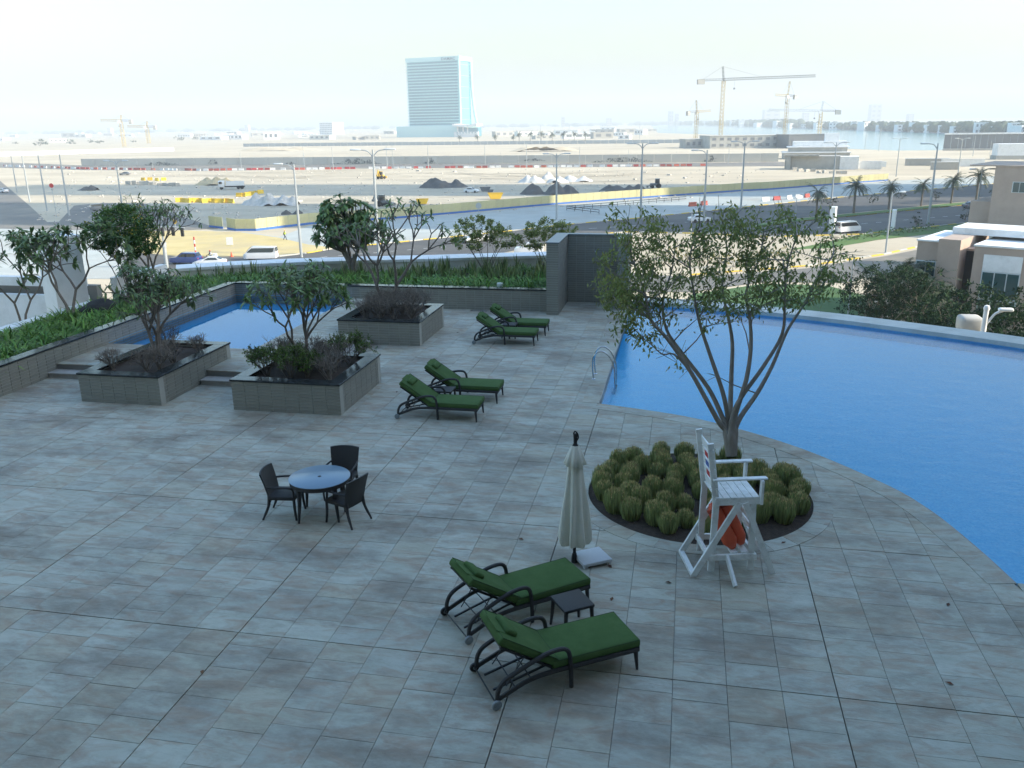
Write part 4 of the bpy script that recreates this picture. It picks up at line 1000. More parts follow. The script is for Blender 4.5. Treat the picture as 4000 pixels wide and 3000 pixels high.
# ================================================================== street level
M['sand'] = mk('sand', (.40, .335, .235), .95, (.53, .46, .34), .035, world=True, dirt=(.35, .30, .215), dscale=.05, bump=.3, bscale=.6, stretch=(.45, 1, 1), detail=10)
M['sandy'] = mk('yellow_sand', (.46, .36, .15), .95, (.54, .43, .20), .25, world=True, dirt=(.40, .33, .2), dscale=.1)
M['asphalt'] = mk('asphalt', (.055, .055, .054), .85, (.085, .083, .078), .35, world=True, dirt=(.13, .12, .10), dscale=.05, stretch=(.35, 1, 1))
M['asphalt2'] = mk('worn_asphalt', (.12, .115, .105), .9, (.17, .16, .14), .2, world=True, dirt=(.25, .22, .17), dscale=.04)
M['gravelpad'] = mk('gravel_ground', (.38, .325, .235), .95, (.49, .43, .325), .08, world=True, dirt=(.33, .285, .21), dscale=.07, stretch=(.4, 1, 1), detail=10)
M['paving'] = mk('concrete_paving', (.34, .36, .335), .85, (.41, .43, .40), .3, world=True, dirt=(.33, .32, .28), dscale=.08)
M['kerb'] = mk('kerb_concrete', (.50, .49, .44), .85)
M['kerby'] = mk('kerb_yellow', (.62, .44, .04), .7)
M['lawn'] = mk('lawn', (.035, .085, .018), .9, (.055, .12, .028), .6, world=True)
M['verge'] = mk('verge', (.06, .13, .02), .9, (.09, .16, .035), .8, world=True)
M['lagoon'] = mk('lagoon', (.05, .22, .28), .12, (.07, .27, .33), .01, world=True, spec=.5, bump=.25, bscale=.4)
M['gravel'] = mk('dark_gravel', (.075, .073, .07), .95, (.12, .115, .105), .8, bump=.6, bscale=3)
M['whitegravel'] = mk('white_gravel', (.50, .49, .46), .95, (.60, .59, .56), .8, bump=.5, bscale=3)
M['sandpile'] = mk('sand_pile', (.45, .35, .20), .95, (.52, .42, .26), .5, bump=.5, bscale=2)
M['rubble'] = mk('rubble', (.40, .37, .32), .95, (.60, .57, .52), .8, bump=1., bscale=2)
M['hoard'] = mk('hoarding_sheet', (.50, .47, .25), .6, (.55, .52, .30), .6, rnd=.05, dirt=(.44, .41, .24), dscale=.9)
M['hoardblue'] = mk('hoarding_blue', (.03, .13, .42), .6)
M['concrete'] = mk('concrete', (.36, .35, .32), .85, (.44, .43, .39), .25, dirt=(.29, .28, .25), dscale=.2, rnd=.06)
M['plasred'] = mk('barrier_red', (.45, .085, .06), .55, rnd=.25)
M['plaswhite'] = mk('barrier_white', (.72, .71, .68), .55, rnd=.08)
M['plasyellow'] = mk('barrier_yellow', (.66, .44, .03), .55, rnd=.1)
M['pole'] = mk('lamp_pole_grey', (.36, .39, .40), .5, metal=.2)
M['carwhite'] = mk('car_white', (.72, .72, .72), .25, coat=.5)
M['carblue'] = mk('car_blue', (.03, .06, .20), .25, coat=.5)
M['cargrey'] = mk('car_grey', (.15, .16, .17), .25, coat=.5)
M['carglass'] = mk('car_glass', (.012, .016, .02), .06, spec=.9)
M['tyre'] = mk('tyre', (.012, .012, .012), .8)
M['rim'] = mk('rim', (.35, .36, .37), .35, metal=.7)
M['lamp_red'] = mk('tail_light', (.35, .01, .01), .3)
M['lamp_clear'] = mk('head_light', (.7, .72, .72), .15)
M['yellowsteel'] = mk('yellow_machine', (.58, .36, .02), .5, dirt=(.4, .27, .05), dscale=1.5)
M['craney'] = mk('crane_yellow', (.44, .34, .14), .6)
M['cranegrey'] = mk('crane_grey', (.16, .17, .17), .6)
M['tan'] = mk('tan_render', (.40, .31, .25), .85, (.45, .355, .285), .5, dirt=(.36, .28, .22), dscale=.3)
M['villaglass'] = mk('villa_glass', (.02, .07, .075), .08, spec=.8)
M['frame'] = mk('window_frame', (.55, .60, .60), .5)
M['palm'] = mk('palm_leaf', (.055, .085, .040), .6, rnd=.35, transl=.15)
M['palmtrunk'] = mk('palm_trunk', (.12, .095, .07), .9, (.2, .165, .125), 6, bump=.6)
M['darkleaf'] = mk('dark_shrub_leaf', (.022, .048, .020), .7, rnd=.45, transl=.15, spec=.1)
M['yellowleaf'] = mk('yellow_shrub_leaf', (.30, .25, .035), .6, rnd=.4, transl=.25)
M['farleaf'] = mk('far_foliage', (.035, .06, .03), .9, (.06, .09, .045), .03, world=True)
M['skin'] = mk('skin', (.25, .14, .09), .6)
M['hivis'] = mk('hivis_vest', (.45, .60, .03), .7)
M['darkcloth'] = mk('dark_cloth', (.02, .025, .04), .9)
M['paleclothes'] = mk('pale_cloth', (.5, .5, .5), .9)
M['towerglass'] = mk('tower_glass', (.14, .42, .46), .15, spec=.7)
M['towerdark'] = mk('tower_band', (.09, .24, .31), .12, spec=.8)
M['towerlight'] = mk('tower_light', (.46, .68, .67), .6)
M['signblue'] = mk('sign_letters', (.03, .08, .14), .5)
M['mural'] = mk('mural_wall', (.46, .44, .39), .85, (.53, .51, .45), .08, world=True, rnd=.05)
M['timber'] = mk('timber', (.30, .2, .1), .8)
def ink_mat():
    m = bpy.data.materials.new('mural_ink'); m.use_nodes = True; nt = m.node_tree; N = nt.nodes; L = nt.links; b = N['Principled BSDF']; b.inputs['Roughness'].default_value = .8
    tc = N.new('ShaderNodeTexCoord'); nz = N.new('ShaderNodeTexNoise'); nz.inputs['Scale'].default_value = .9; nz.inputs['Detail'].default_value = 6; nz.inputs['Distortion'].default_value = 1.5
    L.new(tc.outputs['Object'], nz.inputs['Vector']); r_ = N.new('ShaderNodeValToRGB'); e = r_.color_ramp.elements; e[0].position = .44; e[1].position = .56
    e[0].color = (.46, .44, .38, 1); e[1].color = (.10, .105, .10, 1); L.new(nz.outputs['Fac'], r_.inputs[0]); L.new(r_.outputs[0], b.inputs['Base Color']); return m
M['ink'] = ink_mat()
ordn = ['first', 'second', 'third', 'fourth', 'fifth', 'sixth', 'seventh', 'eighth', 'ninth', 'tenth', 'eleventh', 'twelfth', 'thirteenth', 'fourteenth', 'fifteenth', 'sixteenth', 'seventeenth', 'eighteenth', 'nineteenth', 'twentieth']
# ground sheets
mb = MB(); n = 24; S = 9000; vs_ = []
mb.add([(-S, -600, G), (S, -600, G), (S, 2*S, G), (-S, 2*S, G)], [(0, 1, 2, 3)]); structure('ground', mb, M['sand'], 'flat sandy ground reaching to the horizon')
def pxg(pts, z): return [(at(x, y, z).x, at(x, y, z).y) for x, y in pts]
def sheet(name, px, mat, dz, label):
    mb = MB(); polymesh(mb, pxg(px, G+dz), G+dz); return structure(name, mb, mat, label)
far_kerb = [(1000, 1005), (1090, 1003), (1200, 990), (1316, 970), (1600, 943), (2000, 902), (2244, 875), (2500, 852), (2895, 811), (3000, 800), (3270, 772), (3800, 725), (4300, 682)]
sheet('pavement', [(940, 905), (1090, 925), (1208, 882), (1547, 857), (1768, 838), (2172, 802), (2457, 780), (2893, 750), (3316, 720), (3500, 705), (3850, 690), (4300, 650)]+[(x, y-1) for x, y in reversed(far_kerb[1:])], M['paving'], .03, 'pale paved strip along the building site fence')
sheet('road', [(500, 985), (700, 1002)]+far_kerb+[(4300, 745), (3860, 780), (3680, 795), (3450, 820), (3136, 850), (2950, 874), (2950, 888), (3136, 864), (3500, 828), (3860, 792), (4300, 760), (4300, 820), (3800, 868), (3600, 890), (3370, 915), (3000, 925), (2723, 912), (2443, 906), (2250, 925), (2100, 960), (1900, 1000), (1900, 1090), (450, 1090)], M['asphalt'], .04, 'asphalt street curving past the deck to the right')
sheet('pavement', [(-700, 885), (0, 893), (560, 903), (502, 984), (448, 1089), (-700, 1089)], M['paving'], .03, 'pale concrete apron on the lower left')
sheet('road', [(-700, 690), (0, 706), (112, 800), (185, 868), (230, 866), (289, 803), (380, 793), (556, 793), (854, 893), (723, 898), (560, 903), (0, 893), (-700, 885)], M['asphalt2'], .05, 'wide asphalt junction on the left')
sheet('sand_island', [(562, 905), (723, 900), (938, 907), (1090, 928), (1205, 955), (1312, 968), (1200, 987), (1000, 1002), (702, 1000), (503, 984)], M['sandy'], .06, 'yellow sand island beside the junction')
sheet('road', [(-300, 628), (0, 634), (330, 646), (1500, 641), (2500, 637), (3250, 632), (3250, 648), (2500, 652), (1500, 657), (800, 668), (330, 664), (0, 655), (-300, 645)], M['asphalt2'], .03, 'service road behind the barriers')
sheet('gravel_yard', [(420, 735), (900, 705), (1700, 700), (2400, 700), (2880, 722), (2440, 765), (1700, 822), (1100, 868), (900, 878), (700, 840)], M['gravelpad'], .02, 'compacted gravel yard of the building site')
sheet('water', [(2540, 487), (2700, 485), (3000, 492), (3300, 505), (3700, 520), (4500, 545), (4500, 570), (3800, 585), (3500, 588), (3285, 580), (3280, 545), (2730, 524), (2570, 519)], M['lagoon'], .04, 'pale blue lagoon on the right')
sheet('lawn', [(2700, 1150), (2980, 1108), (3230, 1115), (3420, 1165), (3400, 1240), (2700, 1240)], M['lawn'], .05, 'green lawn behind the large pool')
sheet('verge', [(3080, 975), (3235, 945), (3420, 902), (3650, 882), (3820, 868), (3830, 890), (3650, 912), (3430, 936), (3250, 968)], M['verge'], .06, 'bright green grass verge by the road')
sheet('pavement', [(2440, 912), (2723, 916), (3000, 932), (3230, 965), (3430, 942), (3600, 920), (3600, 960), (3450, 995), (3150, 1040), (2700, 1075), (2300, 1040), (2260, 935)], M['sand'], .045, 'sandy footway between the deck and the street')
sheet('road', [(2300, 1050), (2700, 1085), (3150, 1048), (3460, 1000), (3620, 968), (3700, 1010), (3300, 1105), (2990, 1100), (2700, 1140), (2300, 1140)], M['asphalt2'], .05, 'side street below the large pool')
sheet('median', [(2960, 875), (3136, 852), (3450, 822), (3680, 797), (3860, 782), (4300, 748), (4300, 757), (3860, 790), (3500, 826), (3136, 862), (2960, 886)], M['verge'], .16, 'planted median strip with palms')
# kerbs in yellow and grey lengths
def kerb(px, label, step_=2.5):
    P = [at(x, y, G) for x, y in px]; t = thing('kerb', label, 'kerb', P[0]); k = 0
    a_ = MB(); b_ = MB()
    for i in range(len(P)-1):
        L_ = (P[i+1]-P[i]).length; n_ = max(1, int(L_/step_))
        for j in range(n_):
            p, q = P[i].lerp(P[i+1], j/n_), P[i].lerp(P[i+1], (j+.96)/n_); (a_ if k % 2 else b_).beam(p+Vector((0, 0, .08)), q+Vector((0, 0, .08)), .3, .16); k += 1
    a_.build('grey_stones', M['kerb'], t, t, kind='stuff'); b_.build('yellow_stones', M['kerby'], t, t, kind='stuff')
kerb(far_kerb, 'yellow and grey kerb along the far side of the street')
kerb([(2960, 886), (3136, 864), (3500, 828), (3860, 792), (4300, 759)], 'pale kerb along the near side of the palm median', 3)
kerb([(2250, 925), (2443, 907), (2723, 913), (3000, 926), (3370, 916), (3600, 891), (3800, 869)], 'kerb along the near side of the main road')
kerb([(2700, 1075), (3150, 1040), (3450, 995), (3600, 961)], 'kerb of the side street below the pool')
mk_ = MB()
for (pa, pb, n_) in (((3010, 905), (3780, 838), 14), ((2300, 893), (2950, 850), 9), ((1250, 1005), (1900, 950), 10)):
    for i in range(n_):
        a, b = at(*pa, G+.048).lerp(at(*pb, G+.048), i/n_), at(*pa, G+.048).lerp(at(*pb, G+.048), (i+.4)/n_)
        d, s, u = frame(b-a); mk_.add([a-s*.08, a+s*.08, b+s*.08, b-s*.08], [(0, 1, 2, 3)])
structure('lane_marking', mk_, M['plaswhite'], 'white broken lane lines on the street')
# ---------------------------------------------------------------- hoarding
_hp = MB(); HW = 2.4
_hp.box((HW/2, 0, 1.35), (HW-.06, .05, 1.9))
for i in range(8): _hp.box((.15+i*.3, -.03, 1.35), (.06, .05, 1.86))
_ho = _hp.build('panel', M['hoard']); HPAN = _ho.data; bpy.data.objects.remove(_ho)
_hb = MB(); _hb.box((HW/2, 0, .22), (HW-.02, .09, .44)); _ho = _hb.build('base_band', M['hoardblue']); HBAS = _ho.data; bpy.data.objects.remove(_ho)
_hb = MB(); _hb.box((0, .12, 1.15), (.08, .08, 2.3)); _ho = _hb.build('post', M['concrete']); HPOS = _ho.data; bpy.data.objects.remove(_ho)
def hoarding(px, label):
    P = [at(x, y, G) for x, y in px]; t = thing('hoarding_fence', label, 'fence', P[0])
    for i in range(len(P)-1):
        d = P[i+1]-P[i]; n_ = max(1, round(d.length/HW)); rz = math.atan2(d.y, d.x); sx = d.length/n_/HW
        for j in range(n_):
            l_ = P[i].lerp(P[i+1], j/n_)-P[0]
            inst(HPAN, 'panel', t, l_, (0, 0, rz), (sx, 1, 1)); inst(HBAS, 'base_band', t, l_, (0, 0, rz), (sx, 1, 1)); inst(HPOS, 'post', t, l_, (0, 0, rz))
hoarding([(818, 888), (872, 894)], 'short cream hoarding left of the fence gap')
hoarding([(888, 896), (922, 902), (1000, 902), (1208, 877), (1547, 854), (1768, 835), (2000, 814), (2172, 799), (2457, 778), (2893, 747), (3000, 742), (3316, 717), (3468, 706)], 'long cream hoarding fence with a blue foot round the building site')
# ---------------------------------------------------------------- mural wall
P0, P1 = at(320, 650, G), at(3040, 632, G); d = P1-P0; n_ = 44
t_mw = thing('mural_wall', 'long grey concrete wall with ink drawn murals across the site', 'wall', P0); rz = math.atan2(d.y, d.x); pl = d.length/n_
_w = MB(); _w.box((pl/2, 0, 2.0), (pl-.12, .4, 4.0)); _wo = _w.build('wall_panel', M['mural']); WP_ = _wo.data; bpy.data.objects.remove(_wo)
for j in range(n_): inst(WP_, 'wall_panel', t_mw, P0.lerp(P1, j/n_)-P0, (0, 0, rz))
for (xa, xb, za, zb) in ((585, 740, .3, 2.6), (868, 910, .8, 3.6), (1190, 1240, .4, 2.2), (1385, 1590, .3, 3.4), (1755, 1806, .3, 3.7), (2120, 2228, 1.2, 2.6), (2400, 2625, .3, 3.2), (2800, 2855, .3, 3.7)):
    ta = (xa-320)/(3040-320); tb = (xb-320)/(3040-320); a = P0.lerp(P1, ta*.985+.005); b = P0.lerp(P1, tb*.985+.005); L_ = (b-a).length
    q = MB(); nn = 22                                   # an irregular skyline shaped print
    prof = [za+(zb-za)*min(1, max(.12, math.sin(math.pi*(i/nn))*.75+R(-.25, .3))) for i in range(nn+1)]
    q.add([(L_*i/nn, -.212, za) for i in range(nn+1)]+[(L_*i/nn, -.212, prof[i]) for i in range(nn+1)], [(i, i+1, i+nn+2, i+nn+1) for i in range(nn)])
    o = q.build('mural_print', M['ink'], t_mw); o.location = a-P0; o.rotation_euler = (0, 0, rz)
# ---------------------------------------------------------------- barriers
def barrier_mesh(L_, w, h):
    q = MB(); pr = [(-w/2, 0), (w/2, 0), (w/2, h*.25), (w*.22, h*.45), (w*.18, h), (-w*.18, h), (-w*.22, h*.45), (-w/2, h*.25)]
    vs_ = [(x, y, z) for x in (-L_/2, L_/2) for y, z in pr]; n_ = 8
    q.add(vs_, [tuple(range(n_)), tuple(range(2*n_-1, n_-1, -1))]+[(i, i+n_, (i+1) % n_+n_, (i+1) % n_) for i in range(n_)]); return q
def data_of(q, name, mat): o = q.build(name, mat); m = o.data; bpy.data.objects.remove(o); return m
BR, BW, BY = data_of(barrier_mesh(2.3, .6, 1.0), 'barrier', M['plasred']), data_of(barrier_mesh(2.3, .6, 1.0), 'barrier', M['plaswhite']), data_of(barrier_mesh(1.9, .65, 1.15), 'barrier', M['plasyellow'])
BC = data_of(barrier_mesh(3.4, .6, 1.0), 'barrier', M['plaswhite'])
random.seed(17)
def barrier_row(px, gap, label_r, label_w, grp, jit=.6, seq=None):
    P = [at(x, y, G) for x, y in px]; k = 0
    for i in range(len(P)-1):
        d = P[i+1]-P[i]; n_ = int(d.length/gap); rz = math.atan2(d.y, d.x)
        for j in range(n_):
            red = (random.random() < (.42 if k % 2 else .62)) if seq is None else seq(k); k += 1
            if seq is None and random.random() < .16: continue
            o = inst(BR if red else BW, 'road_barrier', None, P[i].lerp(P[i+1], j/n_)+Vector((R(-.3, .3), R(-jit, jit), 0)), (0, 0, rz+R(-.15, .15))); tag(o, label_r if red else label_w, 'barrier', grp)
barrier_row([(20, 650), (330, 661), (800, 667), (1500, 659), (2200, 653), (2800, 648)], 2.95, 'red plastic road barrier in the long row before the mural wall', 'white plastic road barrier in the long row before the mural wall', 'barriers before the mural wall', 1.2)
barrier_row([(2990, 786), (3085, 778), (3250, 762)], 3.4, 'red barrier at the roadside left of the palms', 'white barrier at the roadside left of the palms', 'roadside barriers', .1, lambda k: k in (1, 4))
barrier_row([(2705, 806), (2800, 797)], 3.0, 'red barrier on the paved strip behind the big tree', 'white barrier on the paved strip behind the big tree', 'barriers on the paved strip', .1, lambda k: k < 4)
k = 0
for (pa, pb, n_) in (((700, 790), (905, 792), 13), ((935, 770), (1018, 757), 6), ((560, 706), (640, 705), 4)):
    for i in range(n_):
        p = at(pa[0]+(pb[0]-pa[0])*i/(n_-1), pa[1]+(pb[1]-pa[1])*i/(n_-1)+R(-1.5, 1.5), G); o = inst(BY, 'road_barrier', None, p, (0, 0, R(-.5, .9))); k += 1
        tag(o, 'yellow plastic barrier stacked '+('in the long row' if n_ == 13 else 'behind the rubble heap' if n_ == 6 else 'near the sand heap')+' in the left yard, '+ordn[i]+' from the left', 'barrier', 'yellow barriers in the yard')
_cb = MB(); _cb.box((0, 0, .5), (1.6, 1.0, 1.0)); CB = data_of(_cb, 'concrete_block', M['concrete'])
for i in range(12):
    p = at(505+i*17+R(-4, 4), 722+R(-4, 5), G); o = inst(CB, 'concrete_block', None, p, (0, 0, R(0, 1)), (R(.7, 1.3), 1, R(.8, 1.4))); tag(o, 'grey concrete block dumped in the left yard, '+ordn[i]+' from the left', 'block', 'concrete blocks in the yard')
for i in range(9):
    p = at(3105+i*24+R(-5, 5), 665+i*2.2+R(-3, 3), G); o = inst(CB, 'concrete_block', None, p, (0, 0, R(0, 1)), (R(.7, 1.5), 1, R(.8, 1.2))); tag(o, 'pale concrete block left by the white stage buildings, '+ordn[i]+' from the left', 'block', 'blocks by the stage')
# wheel tracks worn into the sand, scattered stones
M['track'] = mk('wheel_track', (.27, .225, .16), .95, (.36, .31, .225), .2, world=True, dirt=(.43, .37, .275), dscale=.5, detail=8)
random.seed(41); tk = MB()
def track(px, w=.45, gap=1.9):
    P = catmull([at(x, y, G+.035) for x, y in px], 10)
    for off in (-gap/2, gap/2):
        Q = offset_path(P, off); Q2 = offset_path(P, off+w)
        for i in range(len(P)-1):
            if random.random() < .12: continue
            tk.add([(Q[i].x, Q[i].y, G+.035), (Q[i+1].x, Q[i+1].y, G+.035), (Q2[i+1].x, Q2[i+1].y, G+.035), (Q2[i].x, Q2[i].y, G+.035)], [(0, 1, 2, 3)])
for k in range(16):
    y = R(668, 715); x = R(300, 2400); track([(x, y), (x+R(150, 300), y+R(-8, 8)), (x+R(350, 600), y+R(-10, 14)), (x+R(650, 900), y+R(-14, 10))])
for k in range(10):
    y = R(775, 835); x = R(900, 1500); track([(x, y), (x+R(100, 200), y-R(0, 14)), (x+R(250, 400), y-R(8, 26))])
for k in range(8):
    y = R(590, 640); x = R(300, 2400); track([(x, y), (x+R(150, 300), y+R(-5, 5)), (x+R(350, 600), y+R(-6, 6))], 1.2, 4)
structure('wheel_tracks', tk, M['track'], 'wheel tracks worn across the sandy building site')
db = MB()
for k in range(1500):
    x, y = R(150, 3000), R(660, 870)
    if y > 905-(x-900)*.073 and x > 850: continue
    p = at(x, y, G); s_ = R(.12, .5)*(1 if random.random() < .93 else 2); db.box((p.x, p.y, G+s_*.25), (s_*R(.6, 2.2), s_, s_*.6), R(0, 3), rnd=R(.001, .999))
tag(db.build('site_debris', M['rubble']), 'scattered stones and debris over the building site', kind='stuff')
# ---------------------------------------------------------------- heaps
def heap(name, label, px, width_px, h, mat, seed, lumps=3, rough=.25):
    p = at(*px, G); w = width_px/F_PX*depth(p); random.seed(seed); q = MB(); n_ = 34; ny = 16; vs_ = []
    cs = [(R(-.32, .32)*w*(1 if lumps > 1 else .2), R(-.1, .1)*w, R(.7, 1.0)) for _ in range(lumps)]; dy = min(w*.5, 14)
    for j in range(ny+1):
        for i in range(n_+1):
            x, y = (i/n_-.5)*w, (j/ny-.5)*dy; z = 0
            for (cx, cy, s) in cs:
                r_ = math.hypot((x-cx)/(w*(.5/lumps**.55)), (y-cy)/(dy*.5)); z = max(z, s*h*(1-r_))
            z += rough*h*noise.noise(Vector((x*.55+seed, y*.55, 0)))*min(1, z/h*3)
            vs_.append((x, y, max(-.25, z-.12)))
    q.add(vs_, [(j*(n_+1)+i, j*(n_+1)+i+1, (j+1)*(n_+1)+i+1, (j+1)*(n_+1)+i) for j in range(ny) for i in range(n_)])
    o = q.build(name, mat, smooth=60); o.location = p; o.rotation_euler = (0, 0, YAW); tag(o, label, 'heap')
heap('gravel_heap', 'dark gravel heap in the middle of the yard', (1755, 732), 235, 3.6, M['gravel'], 1, 4)
heap('gravel_heap', 'dark gravel heap in front of the white heaps', (2145, 758), 235, 3.6, M['gravel'], 2, 4)
heap('gravel_heap', 'low dark gravel heap behind the cream fence', (2445, 747), 210, 2.6, M['gravel'], 3, 5)
for i, (x, y, w, h) in enumerate([(2086, 713, 125, 3.0), (2143, 700, 90, 3.0), (2190, 714, 110, 2.6), (2248, 709, 130, 2.6)]):
    heap('white_gravel_heap', ['leftmost', 'second from left, rearmost', 'third from left', 'rightmost, long'][i]+' white gravel heap', (x, y), w, h, M['whitegravel'], 10+i, 2, .2)
heap('sand_heap', 'orange sand heap beside the parked truck', (850, 722), 190, 3.2, M['sandpile'], 21, 3)
heap('rubble_heap', 'pale rubble heap behind the yellow barriers', (1040, 800), 260, 3.4, M['rubble'], 22, 4, .5)
heap('gravel_heap', 'small dark gravel heap behind the left end of the fence', (1140, 838), 80, 1.6, M['gravel'], 23, 2)
heap('sand_heap', 'flat earth heap on the far left verge', (320, 743), 130, 1.8, M['gravel'], 24, 2)
heap('earth_bank', 'eroded earth bank on the left below the far fence', (1150, 588), 560, 3.6, M['sand'], 25, 6, .25)
heap('earth_bank', 'eroded earth bank in the centre below the far fence', (2060, 592), 420, 3.8, M['sand'], 26, 6, .25)
# ---------------------------------------------------------------- street lamps
M['lamphead'] = mk('lamp_head', (.50, .54, .56), .4)
def lamp(i, bx, by, ty, arms, label, grp='street lamps'):
    p = at(bx, by, G); h = max(5, min(17, height_to(p, ty))); t = thing('street_lamp', label, 'street lamp', p, YAW, grp); r_ = .16*h/12
    q = MB(); q.tube([(0, 0, 0), (0, 0, h*.5), (0, 0, h)], [r_*1.25, r_, r_*.6], 8); q.build('pole', M['pole'], t, smooth=40)
    for s in arms:
        q = MB(); q.tube(catmull([(0, 0, h*.93), (s*h*.05, 0, h*.985), (s*h*.13, 0, h*1.0)], 4), r_*.42, 6); q.build('arm', M['pole'], t, smooth=40)
        q = MB(); q.rbox((s*h*.165, 0, h*1.0), (h*.10, .5, .24), .08, 2); q.build('lamp_head', M['lamphead'], t, smooth=50)
lamps = [(1178, 1006, 640, (-1,)), (1480, 997, 584, (-1, 1)), (2174, 857, 600, (-1, 1)), (2502, 852, 560, (-1, 1)), (2748, 878, 586, (-1,)), (2894, 814, 552, (-1, 1)), (3246, 798, 556, (-1, 1)), (3500, 690, 540, (-1, 1)),
 (3624, 880, 560, (-1,)), (3742, 680, 540, (-1, 1)), (3805, 893, 660, (1, -1)), (3459, 988, 750, (1,)), (2698, 942, 826, (1,)), (3104, 880, 760, (1,)), (271, 845, 600, ()), (185, 825, 605, ()), (117, 789, 592, ()), (68, 753, 600, ()),
 (484, 852, 628, (-1, 1)), (599, 671, 618, ()), (944, 664, 595, ()), (1189, 651, 571, ()), (1302, 662, 575, ()), (1513, 660, 568, ()), (1535, 646, 566, ()), (1674, 658, 566, ()), (1895, 651, 564, ()), (1955, 634, 602, ()),
 (2057, 653, 559, ()), (2264, 642, 573, ()), (2454, 646, 584, ()), (2498, 541, 478, ()), (2223, 552, 482, ()), (2112, 552, 482, ()), (2845, 640, 566, (-1,)), (2642, 632, 590, ()), (3378, 585, 500, ()), (3432, 590, 498, ()), (3800, 610, 530, ()), (3865, 612, 548, ())]
order = sorted(range(len(lamps)), key=lambda i: lamps[i][0]); rank = {i: k for k, i in enumerate(order)}
def nth(k, n_): return ordn[k]+' from the left' if k < 20 else ordn[n_-1-k]+' from the right'
for i, L_ in enumerate(lamps):
    lamp(i, *L_, ('two armed' if len(L_[3]) == 2 else 'single armed' if len(L_[3]) == 1 else 'plain thin')+' grey street lamp, '+nth(rank[i], len(lamps))+' of all the lamps')
# two lamps just beyond the pool wall
p = at(3312, 1235, G); lamp(99, 3312, 1235, 996, (), 'bare pale lamp pole rising behind the far pool wall')
p = Vector((20.4, 62, G)); p = atd(3840, 1300, 47); t = thing('street_lamp', 'white curved lamp head peeping over the far pool wall', 'street lamp', (p.x, p.y, G)); hz = atd(3845, 1205, 47).z-G
MB().tube([(0, 0, 0), (0, 0, hz)], [.16, .13], 10).build('pole', M['whitewall'], t, smooth=40); MB().lathe([(.15, 0), (.17, .1), (.12, .24), (.02, .28)], 14, (0, 0, hz)).build('pole_cap', M['whitewall'], t, smooth=40)
MB().tube(catmull([(0, 0, hz-.9), (.2, 0, hz-.6), (.5, .05, hz-.2), (.9, .08, hz-.02)], 4), .07, 8).build('arm', M['whitewall'], t, smooth=40); MB().rbox((1.0, .1, hz+.02), (.75, .34, .2), .09, 3).build('lamp_head', M['whitewall'], t, smooth=50)
# ---------------------------------------------------------------- vehicles
def wheel(t, x, y, r_, w=.2):
    q = MB(); q.lathe([(r_*.6, -w/2), (r_*.95, -w/2), (r_, -w*.3), (r_, w*.3), (r_*.95, w/2), (r_*.6, w/2)], 16, (x, y, r_), 'Y'); o = q.build('wheel', M['tyre'], t, smooth=40)
    q = MB(); q.lathe([(r_*.6, -w*.42), (r_*.1, -w*.5), (r_*.1, w*.5), (r_*.6, w*.42)], 12, (x, y, r_), 'Y'); q.build('rim', M['rim'], o, smooth=40)
def loft(mb, secs):
    """secs: list of (x, [(y, z), ...]) rings with equal counts"""
    n_ = len(secs[0][1]); vs_ = [(x, y, z) for x, ring in secs for (y, z) in ring]; fs_ = []
    for i in range(len(secs)-1):
        for k in range(n_): a = i*n_+k; b = i*n_+(k+1) % n_; fs_.append((a, a+n_, b+n_, b))
    fs_.append(tuple(range(n_))); fs_.append(tuple(range(len(secs)*n_-1, (len(secs)-1)*n_-1, -1))); mb.add(vs_, fs_)
